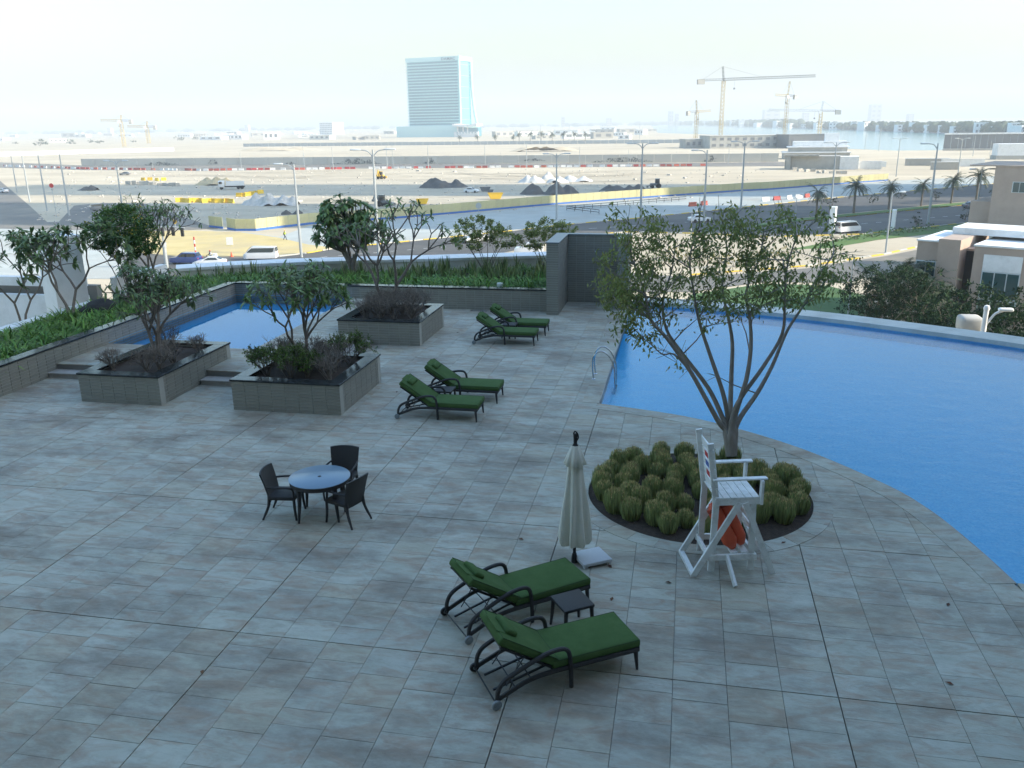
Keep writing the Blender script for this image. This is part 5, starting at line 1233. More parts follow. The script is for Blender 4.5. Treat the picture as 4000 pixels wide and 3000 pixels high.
def car(label, loc, heading, mat, kind='sedan', grp='cars'):
    t = thing('car' if kind in ('sedan', 'suv') else 'minibus', label, 'car' if kind in ('sedan', 'suv') else 'van', loc, heading, grp)   # front at +x
    if kind == 'sedan': prof = [(-2.25, .55, .78, .8), (-2.15, .3, .95, .86), (-1.4, .24, 1.0, .88), (.9, .24, .95, .89), (1.7, .24, .88, .86), (2.2, .3, .72, .78), (2.3, .4, .6, .7)]; cab = [(-1.75, .98, .66), (-1.1, 1.42, .60), (.1, 1.46, .60), (1.0, .96, .68)]; wx = (-1.35, 1.4); wr = .32
    elif kind == 'suv': prof = [(-2.25, .5, 1.0, .86), (-2.15, .32, 1.08, .9), (-1.2, .3, 1.1, .92), (1.0, .3, 1.08, .92), (1.9, .3, 1.0, .9), (2.2, .35, .85, .84)]; cab = [(-2.1, 1.1, .74), (-1.85, 1.66, .68), (.2, 1.72, .68), (1.1, 1.08, .74)]; wx = (-1.35, 1.4); wr = .37
    else: prof = [(-2.45, .5, 1.15, .84), (-2.4, .3, 1.18, .9), (0, .28, 1.2, .92), (1.9, .28, 1.15, .92), (2.4, .3, 1.0, .88), (2.5, .4, .8, .8)]; cab = [(-2.38, 1.16, .88), (-2.3, 1.95, .78), (1.2, 2.02, .78), (2.2, 1.1, .84)]; wx = (-1.5, 1.55); wr = .36
    q = MB(); loft(q, [(x, [(-w, z0), (-w*1.0, (z0+z1)/2), (-w*.93, z1), (w*.93, z1), (w*1.0, (z0+z1)/2), (w, z0)]) for (x, z0, z1, w) in prof]); q.build('body', mat, t, smooth=45)
    q = MB(); loft(q, [(x, [(-w, z-.04 if i in (0, 3) else .98), (-w*(.99 if i in (0, 3) else .96), z-.02), (-w*.85, z), (w*.85, z), (w*(.99 if i in (0, 3) else .96), z-.02), (w, z-.04 if i in (0, 3) else .98)]) for i, (x, z, w) in enumerate(cab)]); q.build('cabin', mat, t, smooth=45)
    zb = 1.0 if kind == 'sedan' else 1.12 if kind == 'suv' else 1.22; zt = cab[1][1]-.12
    for s in (-1, 1):
        xs = [cab[0][0]+.35, cab[1][0]+.05, cab[2][0]-.05, cab[3][0]-.3]; wd = max(c[2] for c in cab)+.008
        q = MB(); q.add([(xs[0], s*wd, zb), (xs[3], s*wd, zb), (xs[2], s*(cab[2][2]+.022), zt), (xs[1], s*(cab[1][2]+.022), zt)], [(0, 1, 2, 3) if s < 0 else (3, 2, 1, 0)])
        q.build('side_window', M['carglass'], t)
    a, b = cab[2], cab[3]; q = MB(); q.add([(b[0]-.12, -b[2]*.82, b[1]+.1), (b[0]-.12, b[2]*.82, b[1]+.1), (a[0]+.1, a[2]*.8, a[1]-.05), (a[0]+.1, -a[2]*.8, a[1]-.05)], [(0, 1, 2, 3)])
    for v in range(4): x_, y_, z_ = q.v[v]; q.v[v] = (x_+.05, y_, z_+.03)
    q.build('windscreen', M['carglass'], t)
    a, b = cab[1], cab[0]; q = MB(); q.add([(b[0]-.03, -b[2]*.8, b[1]+.1), (a[0]-.03, -a[2]*.8, a[1]-.06), (a[0]-.03, a[2]*.8, a[1]-.06), (b[0]-.03, b[2]*.8, b[1]+.1)], [(0, 1, 2, 3)])
    for v in range(4): x_, y_, z_ = q.v[v]; q.v[v] = (x_-.03, y_, z_+.02)
    q.build('rear_window', M['carglass'], t)
    for x in wx:
        for s in (-1, 1): wheel(t, x, s*.80, wr)
    for s in (-1, 1):
        q = MB(); q.box((prof[-1][0]-.05, s*.6, (prof[-1][1]+prof[-1][2])/2+.08), (.12, .3, .13)); q.build('headlight', M['lamp_clear'], t)
        q = MB(); q.box((prof[0][0]+.02, s*.66, prof[0][2]-.12), (.08, .22, .16)); q.build('tail_light', M['lamp_red'], t)
    return t
HL = YAW+math.pi; HR = YAW                               # heading left / right across the view
def head(pa, pb): a, b = at(*pa, G), at(*pb, G); d = b-a; return math.atan2(d.y, d.x)
def rd(x, y, dz=.045): return at(x, y, G+dz)
car('white minibus driving left just beyond the back parapet', rd(1022, 1014), HL, M['carwhite'], 'van')
car('dark blue estate car behind the left end of the back parapet', rd(728, 1030), HL-.12, M['carblue'], 'suv')
car('white car roof showing over the parapet below the motorcyclist', rd(822, 1040), HL, M['carwhite'])
car('white sedan driving on the street beside the bushy trees', rd(1857, 944), head((2000, 930), (1700, 962)), M['carwhite'])
car('white car behind the bush next to the shower', rd(2066, 991), HL-.1, M['carwhite'], 'suv')
car('white sedan parked alone on the gravel yard', rd(1842, 752), HR-.35, M['carwhite'])
car('white minibus driving right on the main road by the grass verge', rd(3308, 908), head((3200, 918), (3500, 893)), M['carwhite'], 'van')
car('silver sedan on the main road behind the big tree', rd(2732, 866), HR+.25, M['carwhite'])
car('dark sedan at the right end of the main road', rd(3798, 812), HR+.3, M['cargrey'])
car('dark off road car at the left junction', rd(392, 822), HR+.6, M['cargrey'], 'suv')
car('grey sedan on the far service road on the left', rd(488, 684), HL, M['cargrey'])
car('white car at the left edge on the wide junction road', rd(10, 752), HL-.5, M['carwhite'])
def truck(label, px, heading):
    t = thing('dump_truck', label, 'truck', rd(*px), heading)
    MB().rbox((3.0, 0, 1.75), (1.9, 2.4, 2.1), .15, 2).build('cab', M['carwhite'], t, smooth=40); MB().box((3.97, 0, 2.15), (.03, 2.1, .85)).build('windscreen', M['carglass'], t)
    for s in (-1, 1): MB().box((3.2, s*1.21, 2.15), (1.0, .03, .75)).build('side_window', M['carglass'], t)
    MB().box((-.2, 0, .85), (8.2, 1.0, .35)).build('chassis', M['darkmetal'], t)
    q = MB(); q.box((-1.3, 0, 1.25), (5.6, 2.45, .14))
    for s in (-1, 1): q.box((-1.3, s*1.2, 1.9), (5.6, .08, 1.2))
    q.box((1.46, 0, 2.0), (.08, 2.45, 1.4)); q.box((-4.06, 0, 1.9), (.08, 2.45, 1.2)); q.build('tipper_body', M['carwhite'], t)
    for x in (3.1, -2.2, -3.4):
        for s in (-1, 1): wheel(t, x, s*1.0, .5, .35)
truck('white dump truck parked beside the orange sand heap', (905, 739), HL+.2)
def digger(label, px, heading, mat, arm=True):
    t = thing('excavator', label, 'excavator', rd(*px), heading)
    for x, r_ in ((-.9, .72), (1.0, .5)):
        for s in (-1, 1): wheel(t, x, s*.85, r_, .4)
    MB().rbox((.2, 0, 1.15), (2.9, 1.3, .7), .08, 1).build('body', mat, t); MB().rbox((-.5, 0, 2.1), (1.3, 1.4, 1.3), .1, 2).build('cab', M['carglass'], t, smooth=40); MB().box((-.5, 0, 2.8), (1.45, 1.5, .1)).build('roof', mat, t)
    q = MB(); q.box((2.5, 0, .55), (.5, 2.1, .7)); q.beam((1.2, .5, 1.2), (2.4, .5, .6), .15, .2); q.beam((1.2, -.5, 1.2), (2.4, -.5, .6), .15, .2); q.build('bucket', mat, t)
    if arm: q = MB(); q.beam((-1.3, 0, 1.2), (-2.1, 0, 3.4), .25, .35); q.beam((-2.1, 0, 3.4), (-2.9, 0, 1.6), .2, .28); q.box((-2.9, 0, 1.4), (.5, .6, .5)); q.build('digging_arm', mat, t)
digger('yellow backhoe standing on the sand behind the lamp post', (1489, 699), HR+1.2, M['yellowsteel'])
digger('dark grey machine behind the cream fence near the dense tree', (1500, 806), HR-.3, M['cargrey'])
digger('grey loader beside the low dark gravel heap', (2560, 735), HL, M['cargrey'], False)
def skip(label, px, mat, s=1.):
    t = thing('waste_skip', label, 'skip', rd(*px), HR+.1); t.scale = (s, s, s); q = MB()
    lo, hi = [(-1.3, -.8), (1.3, -.8), (1.3, .8), (-1.3, .8)], [(-2., -.9), (2., -.9), (2., .9), (-2., .9)]
    q.add([(x, y, .12) for x, y in lo]+[(x, y, 1.6) for x, y in hi], [(3, 2, 1, 0), (0, 1, 5, 4), (1, 2, 6, 5), (2, 3, 7, 6), (3, 0, 4, 7)]); q.build('tub', mat, t)
    q = MB()
    for (a, b) in zip(hi, hi[1:]+hi[:1]): q.beam((*a, 1.62), (*b, 1.62), .12, .1)
    q.build('rim', mat, t)
skip('yellow waste skip behind the cream fence', (1935, 778), M['plasyellow'])
skip('low yellow skip behind the fence left of the other skip', (1650, 797), M['plasyellow'], .8)
skip('dark skip beside the parked white sedan', (1895, 748), M['cargrey'], .8)
skip('small dark skip right of the dark skip', (1915, 752), M['cargrey'], .5)
# traffic signal
p = rd(652, 1046); t = thing('traffic_signal', 'grey traffic signal with three dark heads over the left street', 'traffic light', p, YAW); h = height_to(p, 885)
q = MB(); q.tube([(0, 0, 0), (0, 0, h*.55)], .26, 10); q.tube([(0, 0, h*.5), (0, 0, h*.62)], [.35, .35], 10); q.tube([(0, 0, h*.55), (0, 0, h)], .15, 8); q.tube(catmull([(0, 0, h*.97), (1.4, 0, h*.99), (3.2, 0, h*.96)], 4), .08, 6); q.build('mast', M['pole'], t, smooth=40)
for x, z in ((.1, h*.88), (1.6, h*.88), (2.9, h*.86)):
    q = MB(); q.rbox((x, -.1, z), (.42, .35, 1.2), .05, 1); hd = q.build('signal_head', M['blackplastic'], t)
    for dz in (-.36, 0, .36): MB().lathe([(.14, -.2), (.14, -.34)], 10, (x, 0, z+dz), 'Y').build('visor', M['blackplastic'], hd)
def signpost(label, px, ty, shape, mat, w):
    p = rd(*px); h = height_to(p, ty); t = thing('road_sign', label, 'sign', p, YAW); MB().tube([(0, 0, 0), (0, 0, h)], .05, 6).build('post', M['pole'], t)
    if shape == 'disc': MB().lathe([(w/2, -.03), (w/2, .0)], 20, (0, -.06, h-w/2), 'Y').build('sign_plate', mat, t)
    else: MB().box((0, -.07, h-w*.6), (w, .05, w*1.2)).build('sign_plate', mat, t)
signpost('white notice board on the yellow sand island', (899, 960), 926, 'board', M['whitewall'], 1.1)
signpost('round grey sign facing away before the cream fence', (1871, 868), 792, 'disc', M['pole'], 1.2)
signpost('round red sign on a pole on the far left verge', (222, 850), 716, 'disc', M['red'], 1.0)
signpost('small yellow sign near the traffic signal', (688, 905), 858, 'disc', M['plasyellow'], .8)
p = rd(766, 1003); t = thing('marker_post', 'red and white striped marker post on the sand island', 'post', p); h = height_to(p, 925)
for k in range(6): MB().lathe([(.11, h*k/6), (.11, h*(k+1)/6)], 10).build('band', M['red'] if k % 2 else M['whitewall'], t)
p = rd(905, 1003); t = thing('traffic_cone', 'orange traffic cone at the edge of the sand island', 'cone', p); MB().lathe([(.2, .04), (.05, .75)], 12).build('cone', M['orange'], t); MB().box((0, 0, .02), (.5, .5, .04)).build('foot', M['orange'], t)
def totem(label, px, ty, w, d_):
    p = rd(*px); h = height_to(p, ty); t = thing('sign_pylon', label, 'sign', p, YAW-.5); MB().box((0, 0, h/2), (w, d_, h)).build('panel', M['whitewall'], t); MB().box((-w/2-.02, 0, h*.55), (.04, d_*.92, h*.8)).build('dark_face', M['cargrey'], t); MB().box((0, 0, h+.06), (w*1.08, d_*1.08, .12)).build('cap', M['whitewall'], t)
totem('white sign pylon with a dark face beside the right minibus', (3248, 912), 810, .9, 1.9)
totem('pale sign pylon right of the right minibus', (3486, 902), 822, .6, 1.6)
# people
def person(name, label, loc, heading, pose, mats):
    t = thing(name, label, 'person', loc, heading)
    J = {'pelvis': (0, 0, .95), 'chest': (.03, 0, 1.35), 'neck': (.05, 0, 1.5), 'head': (.07, 0, 1.62), 'top': (.07, 0, 1.76)}
    E_ = [('pelvis', 'chest'), ('chest', 'neck'), ('neck', 'head'), ('head', 'top')]; rad = {'pelvis': .15, 'chest': .17, 'neck': .06, 'head': .105, 'top': .07}
    for s, sg in (('l', 1), ('r', -1)):
        J.update({'sh'+s: (.03, sg*.19, 1.42), 'el'+s: pose['el'+s], 'ha'+s: pose['ha'+s], 'hi'+s: (0, sg*.09, .9), 'kn'+s: pose['kn'+s], 'an'+s: pose['an'+s], 'to'+s: pose['to'+s]})
        rad.update({'sh'+s: .075, 'el'+s: .05, 'ha'+s: .04, 'hi'+s: .10, 'kn'+s: .065, 'an'+s: .05, 'to'+s: .045})
        E_ += [('chest', 'sh'+s), ('sh'+s, 'el'+s), ('el'+s, 'ha'+s), ('pelvis', 'hi'+s), ('hi'+s, 'kn'+s), ('kn'+s, 'an'+s), ('an'+s, 'to'+s)]
    names = list(J); me = bpy.data.meshes.new('body'); me.from_pydata([J[n_] for n_ in names], [(names.index(a), names.index(b)) for a, b in E_], [])
    o = bpy.data.objects.new('body', me); link(o, t); sk = o.modifiers.new('skin', 'SKIN'); o.modifiers.new('sub', 'SUBSURF').levels = 1
    for i, n_ in enumerate(names): r_ = rad[n_]; me.skin_vertices[0].data[i].radius = (r_, r_); me.skin_vertices[0].data[i].use_root = n_ == 'pelvis'
    me.materials.append(mats[1])
    q = MB(); q.lathe([(.13, .98), (.165, 1.1), (.19, 1.3), (.17, 1.42), (.08, 1.48)], 14, (.03, 0, 0), cap=False); q.build('vest', mats[0], t, smooth=60)
    q = MB(); q.lathe([(.085, 1.54), (.10, 1.62), (.09, 1.70)], 12, (.08, 0, 0)); q.build('face', M['skin'], t, smooth=60); q = MB(); q.lathe([(.125, 1.68), (.12, 1.73), (.07, 1.79), (.01, 1.8)], 12, (.07, 0, 0)); q.build('helmet', mats[2], t, smooth=60)
    return t
walk = {'ell': (.12, .25, 1.15), 'hal': (.28, .22, 1.0), 'elr': (-.12, -.25, 1.14), 'har': (-.16, -.24, .9), 'knl': (-.02, .1, .5), 'anl': (-.28, .1, .14), 'tol': (-.16, .1, .04), 'knr': (.24, -.1, .52), 'anr': (.32, -.1, .08), 'tor': (.48, -.1, .06)}
person('person', 'worker in a yellow vest walking along the footway before the fence', rd(1113, 938), HR, walk, (M['hivis'], M['darkcloth'], M['plasyellow']))
ride = {'ell': (.25, .26, 1.15), 'hal': (.5, .24, 1.08), 'elr': (.25, -.26, 1.15), 'har': (.5, -.24, 1.08), 'knl': (.42, .2, .85), 'anl': (.25, .2, .42), 'tol': (.4, .2, .38), 'knr': (.42, -.2, .85), 'anr': (.25, -.2, .42), 'tor': (.4, -.2, .38)}
p = rd(826, 1024); person('person', 'motorcyclist in pale clothes riding past the sand island', p, HL, ride, (M['paleclothes'], M['darkcloth'], M['red']))
t = thing('motorcycle', 'red motorcycle with a white delivery box under the rider', 'motorcycle', p, HL)
wheel(t, .85, 0, .3, .12); wheel(t, -.6, 0, .3, .14); MB().rbox((.1, 0, .62), (1.1, .26, .36), .08, 2).build('body', M['red'], t, smooth=40); MB().tube([(.85, 0, .3), (.6, 0, 1.05)], .04, 6).build('fork', M['darkmetal'], t); MB().tube([(.55, -.35, 1.08), (.55, .35, 1.08)], .02, 6).build('handlebar', M['darkmetal'], t)
MB().rbox((-.62, 0, 1.05), (.55, .5, .5), .03, 1).build('delivery_box', M['whitewall'], t)
# low rail fence on the paved strip
def rail_fence(label, px):
    P = [at(x, y, G) for x, y in px]; t = thing('rail_fence', label, 'fence', P[0])
    for i in range(len(P)-1):
        for z in (.5, 1.0): MB().beam(P[i]+Vector((0, 0, z)), P[i+1]+Vector((0, 0, z)), .1, .12).build('rail', M['darkmetal'], t, t)
        n_ = int((P[i+1]-P[i]).length/2.5)
        for j in range(n_): p = P[i].lerp(P[i+1], j/n_); MB().box((p.x, p.y, p.z+.5), (.1, .1, 1.0)).build('post', M['darkmetal'], t, t)
rail_fence('dark low rail fence round the paved strip in the centre', [(2340, 838), (2214, 822), (2680, 784)])
# ================================================================== palms and planting at street level
def palm_meshes(seed, h, fr, n_, lf):
    random.seed(seed); tr = MB(); cr = MB()
    tr.tube([(0, 0, -.1), (.04, 0, h*.5), (0, .03, h)], [.24, .2, .22], 8)
    for i in range(n_):
        a = R(0, 6.28); el = R(-.5, 1.2); d = Vector((math.cos(a)*math.cos(el), math.sin(a)*math.cos(el), math.sin(el))); p = Vector((0, 0, h)); st = fr*R(.8, 1.1)/8; pts = [p.copy()]
        for j in range(8): d = (d+Vector((0, 0, -.16))).normalized(); p = p+d*st; pts.append(p.copy())
        tr.tube(pts, [.035-.003*j for j in range(9)], 3, cap=False); rv = R(.001, .6)
        for j in range(1, 9):
            dd = (pts[j]-pts[j-1]).normalized(); s = dd.cross(Vector((0, 0, 1))); s = s.normalized() if s.length > .01 else Vector((1, 0, 0))
            for u in (0., .33, .66):
                for sg in (-1, 1):
                    b = pts[j-1].lerp(pts[j], u); v = dd*.7+s*sg*R(.7, 1)+Vector((0, 0, R(-.5, .1))); ll = lf*(1.1-abs(j/8-.45))
                    e = v.normalized()*ll; w = dd*.055; cr.add([b-w, b+w, b+e], [(0, 1, 2)], min(.999, rv+R(0, .4)))
    a = tr.build('trunk', M['palmtrunk'], smooth=60); b = cr.build('crown', M['palm']); r_ = (a.data, b.data); bpy.data.objects.remove(a); bpy.data.objects.remove(b); return r_
PM = [palm_meshes(300+i, 5.2, 3.3, 34, .75) for i in range(3)]
def palm(label, bx, by, ty, grp, k):
    p = at(bx, by, G+.1); h = height_to(p, ty); t = thing('date_palm', label, 'palm', p, R(0, 6), grp); s = max(.3, min(1.6, h/7.0)); t.scale = (s, s, s); a, b = PM[k % 3]; inst(a, 'trunk', t); inst(b, 'crown', t)
random.seed(9)
for i, (bx, by, ty) in enumerate([(3188, 845, 716), (3334, 832, 689), (3470, 817, 700), (3597, 803, 691), (3714, 793, 671), (3812, 786, 653)]):
    palm('date palm in the road median, '+['first', 'second', 'third', 'fourth', 'fifth', 'sixth'][i]+' from the left', bx, by, ty, 'date palms in the median', i)
for i in range(7): palm('distant small palm in the row right of the glass tower, '+ordn[i]+' from the left', 2028+i*43, 552, 512, 'distant palms', i)
for i in range(4): palm('tiny palm before the glass tower podium, '+ordn[i]+' from the left', 1795+i*70, 558, 524, 'tiny palms by the podium', i)
# street shrubs
def bush(label, px, w, h, mat, seed, n_=700, ll=.16, name='street_shrub', grp=None, z=None):
    p = at(*px, G) if z is None else atd(*px, z); p = Vector((p.x, p.y, G))
    leafy_tree(name, label, p, [((0, 0, h*.6), (w*.5, w*.4, h*.42)), ((w*.25, 0, h*.45), (w*.32, w*.3, h*.35)), ((-w*.25, 0, h*.42), (w*.3, w*.3, h*.33))], 4, n_, ll, mat, seed, M['twig'], group=grp, cat='shrub', sr=.05)
for i, (x, y) in enumerate([(3410, 795), (3520, 778), (3655, 782), (3250, 805), (3580, 880), (3770, 860), (3880, 765)]):
    bush('small round shrub by the road, '+ordn[i]+' of the roadside ones', (x, y), 2.2, 2.4, M['darkleaf'], 400+i, 500, .2, grp='roadside shrubs')
for i in range(9):
    bush('yellow leaved shrub in the sunny strip behind the big tree, '+ordn[i]+' from the left', (2560+i*62, 1035+R(-12, 16)-abs(i-4)*3), 3.2, 2.0, M['yellowleaf'] if i % 3 else M['verge'], 420+i, 650, .16, grp='yellow shrubs behind the big tree')
for i in range(6):
    bush('clipped hedge shrub along the verge, '+ordn[i]+' from the left', (3270+i*70, 945-i*9), 4.0, 1.3, M['verge'], 440+i, 500, .2, grp='hedge shrubs on the verge')
# ---------------------------------------------------------------- villa
Z_ = -5.0
A = at(3586, 940, Z_); Bq = at(4000, 950, Z_-.2)
vd = Vector((.86, -.51, 0)); vn = Vector((-.51, -.86, 0)); vz = math.atan2(vd.y, vd.x)
V0 = Vector((A.x, A.y, G)); HV = Z_-G
t = thing('villa', 'tan flat roofed villa with teal windows below the pool on the right', 'villa', V0, vz)
def vb(name, x0, x1, y0, y1, z0, z1, mat, par=None): return MB().box(((x0+x1)/2, (y0+y1)/2, (z0+z1)/2), (x1-x0, y1-y0, z1-z0)).build(name, mat, par or t)
vb('wall', 0, 2.2, 0, 9, 0, HV, M['tan']); vb('wall', 2.2, 4.2, -.9, 9.2, 0, HV+.45, M['tan']); vb('recess_wall', 4.2, 5.4, 1.4, 9, 0, HV-.6, M['tan']); vb('wall', 5.4, 13.5, -.6, 9.4, 0, HV-.05, M['tan'])
vb('parapet_cap', -.1, 2.19, -.1, 9.1, HV, HV+.16, M['whitewall']); vb('parapet_cap', 5.3, 13.6, -.7, 9.5, HV-.05, HV+.12, M['whitewall'])
vb('white_panel', 6.3, 9.6, -.66, -.5, HV-2.3, HV-.75, M['whitewall']); vb('roof_slab', 2.0, 13, 4.0, 9, HV+.45, HV+1.1, M['whitewall'])
def vwin(x0, x1, z0, z1, y, n_):
    f = vb('window', x0, x1, y-.06, y+.05, z0, z1, M['frame']); w = (x1-x0-.1*(n_+1))/n_
    for k in range(n_): xa = x0+.1+k*(w+.1); vb('pane', xa, xa+w, y-.085, y-.04, z0+.1, z1-.1, M['villaglass'], f)
vwin(.05, 2.0, HV-4.6, HV-1.9, 0, 2); vwin(6.3, 9.6, HV-4.9, HV-2.32, -.6, 3); vwin(6.3, 9.6, HV-7.2, HV-5.0, -.6, 3); vwin(10.6, 13, HV-4.9, HV-2.3, -.6, 2); vwin(.05, 2.0, HV-7.2, HV-4.8, 0, 2)
vb('painted_recess_shade', 4.25, 5.35, 1.3, 1.39, 0, HV-.8, M['blackplastic'])  # black sheet over the tan wall paints in the recess shade
p = at(3890, 650, -1.2); t2 = thing('tan_block', 'tall plain tan block rising behind the villa at the right edge', 'building', (p.x, p.y, G), vz)
for (x0, x1, y0, y1, z1) in ((0, 30, 0, 16, -1.2-G), (-3.6, 0, 2, 14, -7.2-G)): MB().box(((x0+x1)/2, (y0+y1)/2, z1/2), (x1-x0, y1-y0, z1)).build('wall', M['tan'], t2)
MB().box((13, 8, -1.1-G), (34, 16.3, .2)).build('parapet_cap', M['tan'], t2)
for i, (x, z) in enumerate(((4, -4.5), (9, -4.5))):
    f = MB().box((x, -.03, z-G), (2.2, .1, 1.8)).build('window', M['frame'], t2)
    for s in (-1, 1): MB().box((x+s*.5, -.06, z-G), (.9, .1, 1.6)).build('pane', M['villaglass'], f)
# dark palms, garden walls and shrubs before the villa
for i, (x, y, d_, h) in enumerate([(3440, 1085, 84, 5.2), (3530, 1060, 86, 5.8), (3610, 1095, 82, 5.0)]):
    p = atd(x, y+90, d_); t = thing('fan_palm', 'dark bushy palm before the villa, '+ordn[i]+' from the left', 'palm', (p.x, p.y, G), R(0, 6), 'dark palms before the villa'); s = h/6.5; t.scale = (s*1.25, s*1.25, s); a, b = PM[i % 3]; inst(a, 'trunk', t); inst(b, 'crown', t)
random.seed(12)
for i in range(18):
    x = 3385+i*37; dd_ = 82-i*1.5+R(-4, 4); p = atd(x, 1190, dd_); gx = Vector((p.x, p.y, G)); yt = (1030 if i < 7 else 1120)+R(-22, 26)
    bush('dark garden tree or shrub below the villa, '+ordn[i]+' from the left', (x, 1190), R(4.0, 6.0), height_to(gx, yt), M['darkleaf'], 500+i, 1900, .30, grp='garden shrubs below the villa', z=dd_)
for i, (xa, xb, dd_) in enumerate(((3420, 3560, 76), (3575, 3720, 72), (3740, 3860, 66))):
    a, b = atd(xa, 1150, dd_), atd(xb, 1165, dd_-4); a = Vector((a.x, a.y, G)); b = Vector((b.x, b.y, G)); t = thing('garden_wall', 'low stone garden wall below the villa, '+ordn[i]+' from the left', 'wall', a, group='garden walls below the villa'); d = b-a; L_ = d.length; rz = math.atan2(d.y, d.x); n_ = int(L_/.6)
    for k in range(n_):
        for j in range(5): o = MB().box((0, 0, 0), (.57, .35, .37), rnd=R(.001, .999)).build('stone', M['concrete'], t); o.location = d*((k+.5+(.5 if j % 2 else 0))/n_)+Vector((0, 0, .2+j*.4)); o.rotation_euler = (0, 0, rz)
p = atd(3790, 1240, 52); t = thing('roof_unit', 'grey rounded roof vent behind the far pool wall', 'vent', (p.x, p.y, G)); zt = atd(3790, 1232, 52).z-G
MB().box((0, 0, zt/2-.5), (1.1, 1.1, zt-1)).build('shaft', M['concrete'], t); MB().rbox((0, 0, zt-.5), (1.3, 1.3, 1.0), .25, 3).build('hood', M['concrete'], t, smooth=40)
p = atd(3368, 1200, 70); t = thing('utility_box', 'small pale utility box on the lawn beside the lamp pole', 'box', (p.x, p.y, G)); MB().box((0, 0, 1.0), (1.9, 1.2, 2.0)).build('cabinet', M['concrete'], t); MB().box((0, 0, 2.04), (2.1, 1.4, .1)).build('lid', M['whitewall'], t)
# ================================================================== the far side
# glass tower with podium
CD = 1400.; cp_ = atd(1797, 480, CD); tc = Vector((cp_.x, cp_.y, G)); tz = YAW-math.radians(25)
t = thing('glass_tower', 'tall striped glass tower standing far off on its podium', 'tower', tc, tz)
# local -x runs along the wide striped face, +y runs back along the narrow face
TWB, TWT, TL, TDp = 17.5, 123.0, 97.0, 42.0
MB().box((-TL/2, TDp/2, (TWB+TWT)/2), (TL-1, TDp-1, TWT-TWB)).build('core', M['towerglass'], t)
nf = 22; fh = (TWT-TWB-5)/nf
for k in range(nf):
    z = TWB+k*fh
    MB().box((-TL/2-.5, .1, z+fh*.62), (TL-6, .9, fh*.34)).build('window_band', M['towerdark'], t); MB().box((-TL/2, -.1, z+fh*.12), (TL-3, 1.2, fh*.26)).build('spandrel', M['towerlight'], t); MB().box((-TL-.4, 3, z+fh*.5), (2.4, 7, fh*.4)).build('balcony', M['towerlight'], t)
    MB().box((.1, TDp-4, z+fh*.5), (.9, 2, fh*.7)).build('slot_window', M['towerdark'], t)
MB().box((-TL/2, TDp/2, TWT-1.5), (TL+3, TDp+1, 6.5)).build('crown_band', M['towerlight'], t); MB().box((.4, 1.5, (TWB+TWT)/2+1), (2.2, 3.4, TWT-TWB+4)).build('corner_fin', M['towerlight'], t)
q = MB(); q.tube(catmull([(.5, TDp+1, TWT+2), (1.0, TDp+1.5, 80), (3.5, TDp+4, 40), (8, TDp+8, TWB-6)], 6), 2.0, 6); q.build('flared_fin', M['towerlight'], t)
for z in range(6): MB().box((.1, TDp/2-2, TWB+10+z*17), (.4, TDp-12, .5)).build('mullion', M['towerlight'], t)
MB().box((-52, 18, TWB/2), (126, 60, TWB)).build('podium', M['towerlight'], t); MB().box((-52, -12.3, TWB*.5), (124, .5, .6)).build('podium_joint', M['towerlight'], t)
for k, x in enumerate((4, 14, 22)): MB().tube([(x, -16, 0), (x, -16, TWB+2)], 1.4, 8).build('canopy_column', M['whitewall'], t)
MB().box((22, -10, TWB*.45), (38, 12, TWB*.8)).build('entrance_block', M['towerdark'], t); q = MB()
for i in range(12): x = 0+i*3.7; z = TWB+1.2-1.6*math.sin(math.pi*i/11); q.box((x, -14, z), (3.75, 20, 3.4))
q.build('wavy_canopy', M['whitewall'], t); MB().box((20, -17, 4), (44, 3, 8)).build('entrance_wall', M['whitewall'], t)
for i in range(7): MB().box((4+i*5.5, -18.6, 6.4), (2.2, .3, 1.4)).build('opening', M['towerdark'], t)
cu = bpy.data.curves.new('tower_sign', 'FONT'); cu.body = 'DAMAC'; cu.size = 6.2; cu.extrude = .2; cu.align_x = 'RIGHT'; cu.space_character = 1.08; cu.offset = .06
to = bpy.data.objects.new('sign_text', cu); COL.objects.link(to); dg = bpy.context.evaluated_depsgraph_get(); sm = bpy.data.meshes.new_from_object(to.evaluated_get(dg)); bpy.data.objects.remove(to)
so = bpy.data.objects.new('sign_letters', sm); sm.materials.clear(); sm.materials.append(M['signblue']); link(so, t); so.location = (-5, -.85, TWT-3.7); so.rotation_euler = (math.pi/2, 0, 0); so.scale = (1.12, 1, 1)
def simple_building(name, label, px, dist, w, d_, h, rz, mat, rows=3, cols=6, grp=None, cat='building', roof=None):
    p = atd(*px, dist); t = thing(name, label, cat, (p.x, p.y, G), YAW+rz, grp); MB().box((0, d_/2, h/2), (w, d_, h)).build('wall', mat, t); MB().box((0, d_/2, h+.25), (w+.6, d_+.6, .5)).build('roof', roof or mat, t)
    for j in range(rows):
        for i in range(cols):
            MB().box((-w/2+w*(i+.5)/cols, -.06, h*(j+.55)/rows), (w/cols*.5, .2, h/rows*.45)).build('window', M['cargrey'], t)
    return t
simple_building('office_block', 'grey and white office block left of the glass tower', (1275, 520), 2100, 42, 40, 28, -.55, M['whitewall'], 6, 8)
simple_building('concrete_hall', 'concrete frame building under construction below the tall crane', (2940, 540), 620, 62, 30, 8.5, .05, M['concrete'], 2, 11)
simple_building('concrete_hall', 'smaller concrete frame left of the tall crane', (2745, 545), 640, 26, 18, 6, .05, M['concrete'], 1, 6)
simple_building('dark_hoarded_hall', 'dark fenced hall right of the concrete frame', (3180, 520), 600, 36, 22, 9, .1, M['cargrey'], 1, 4)
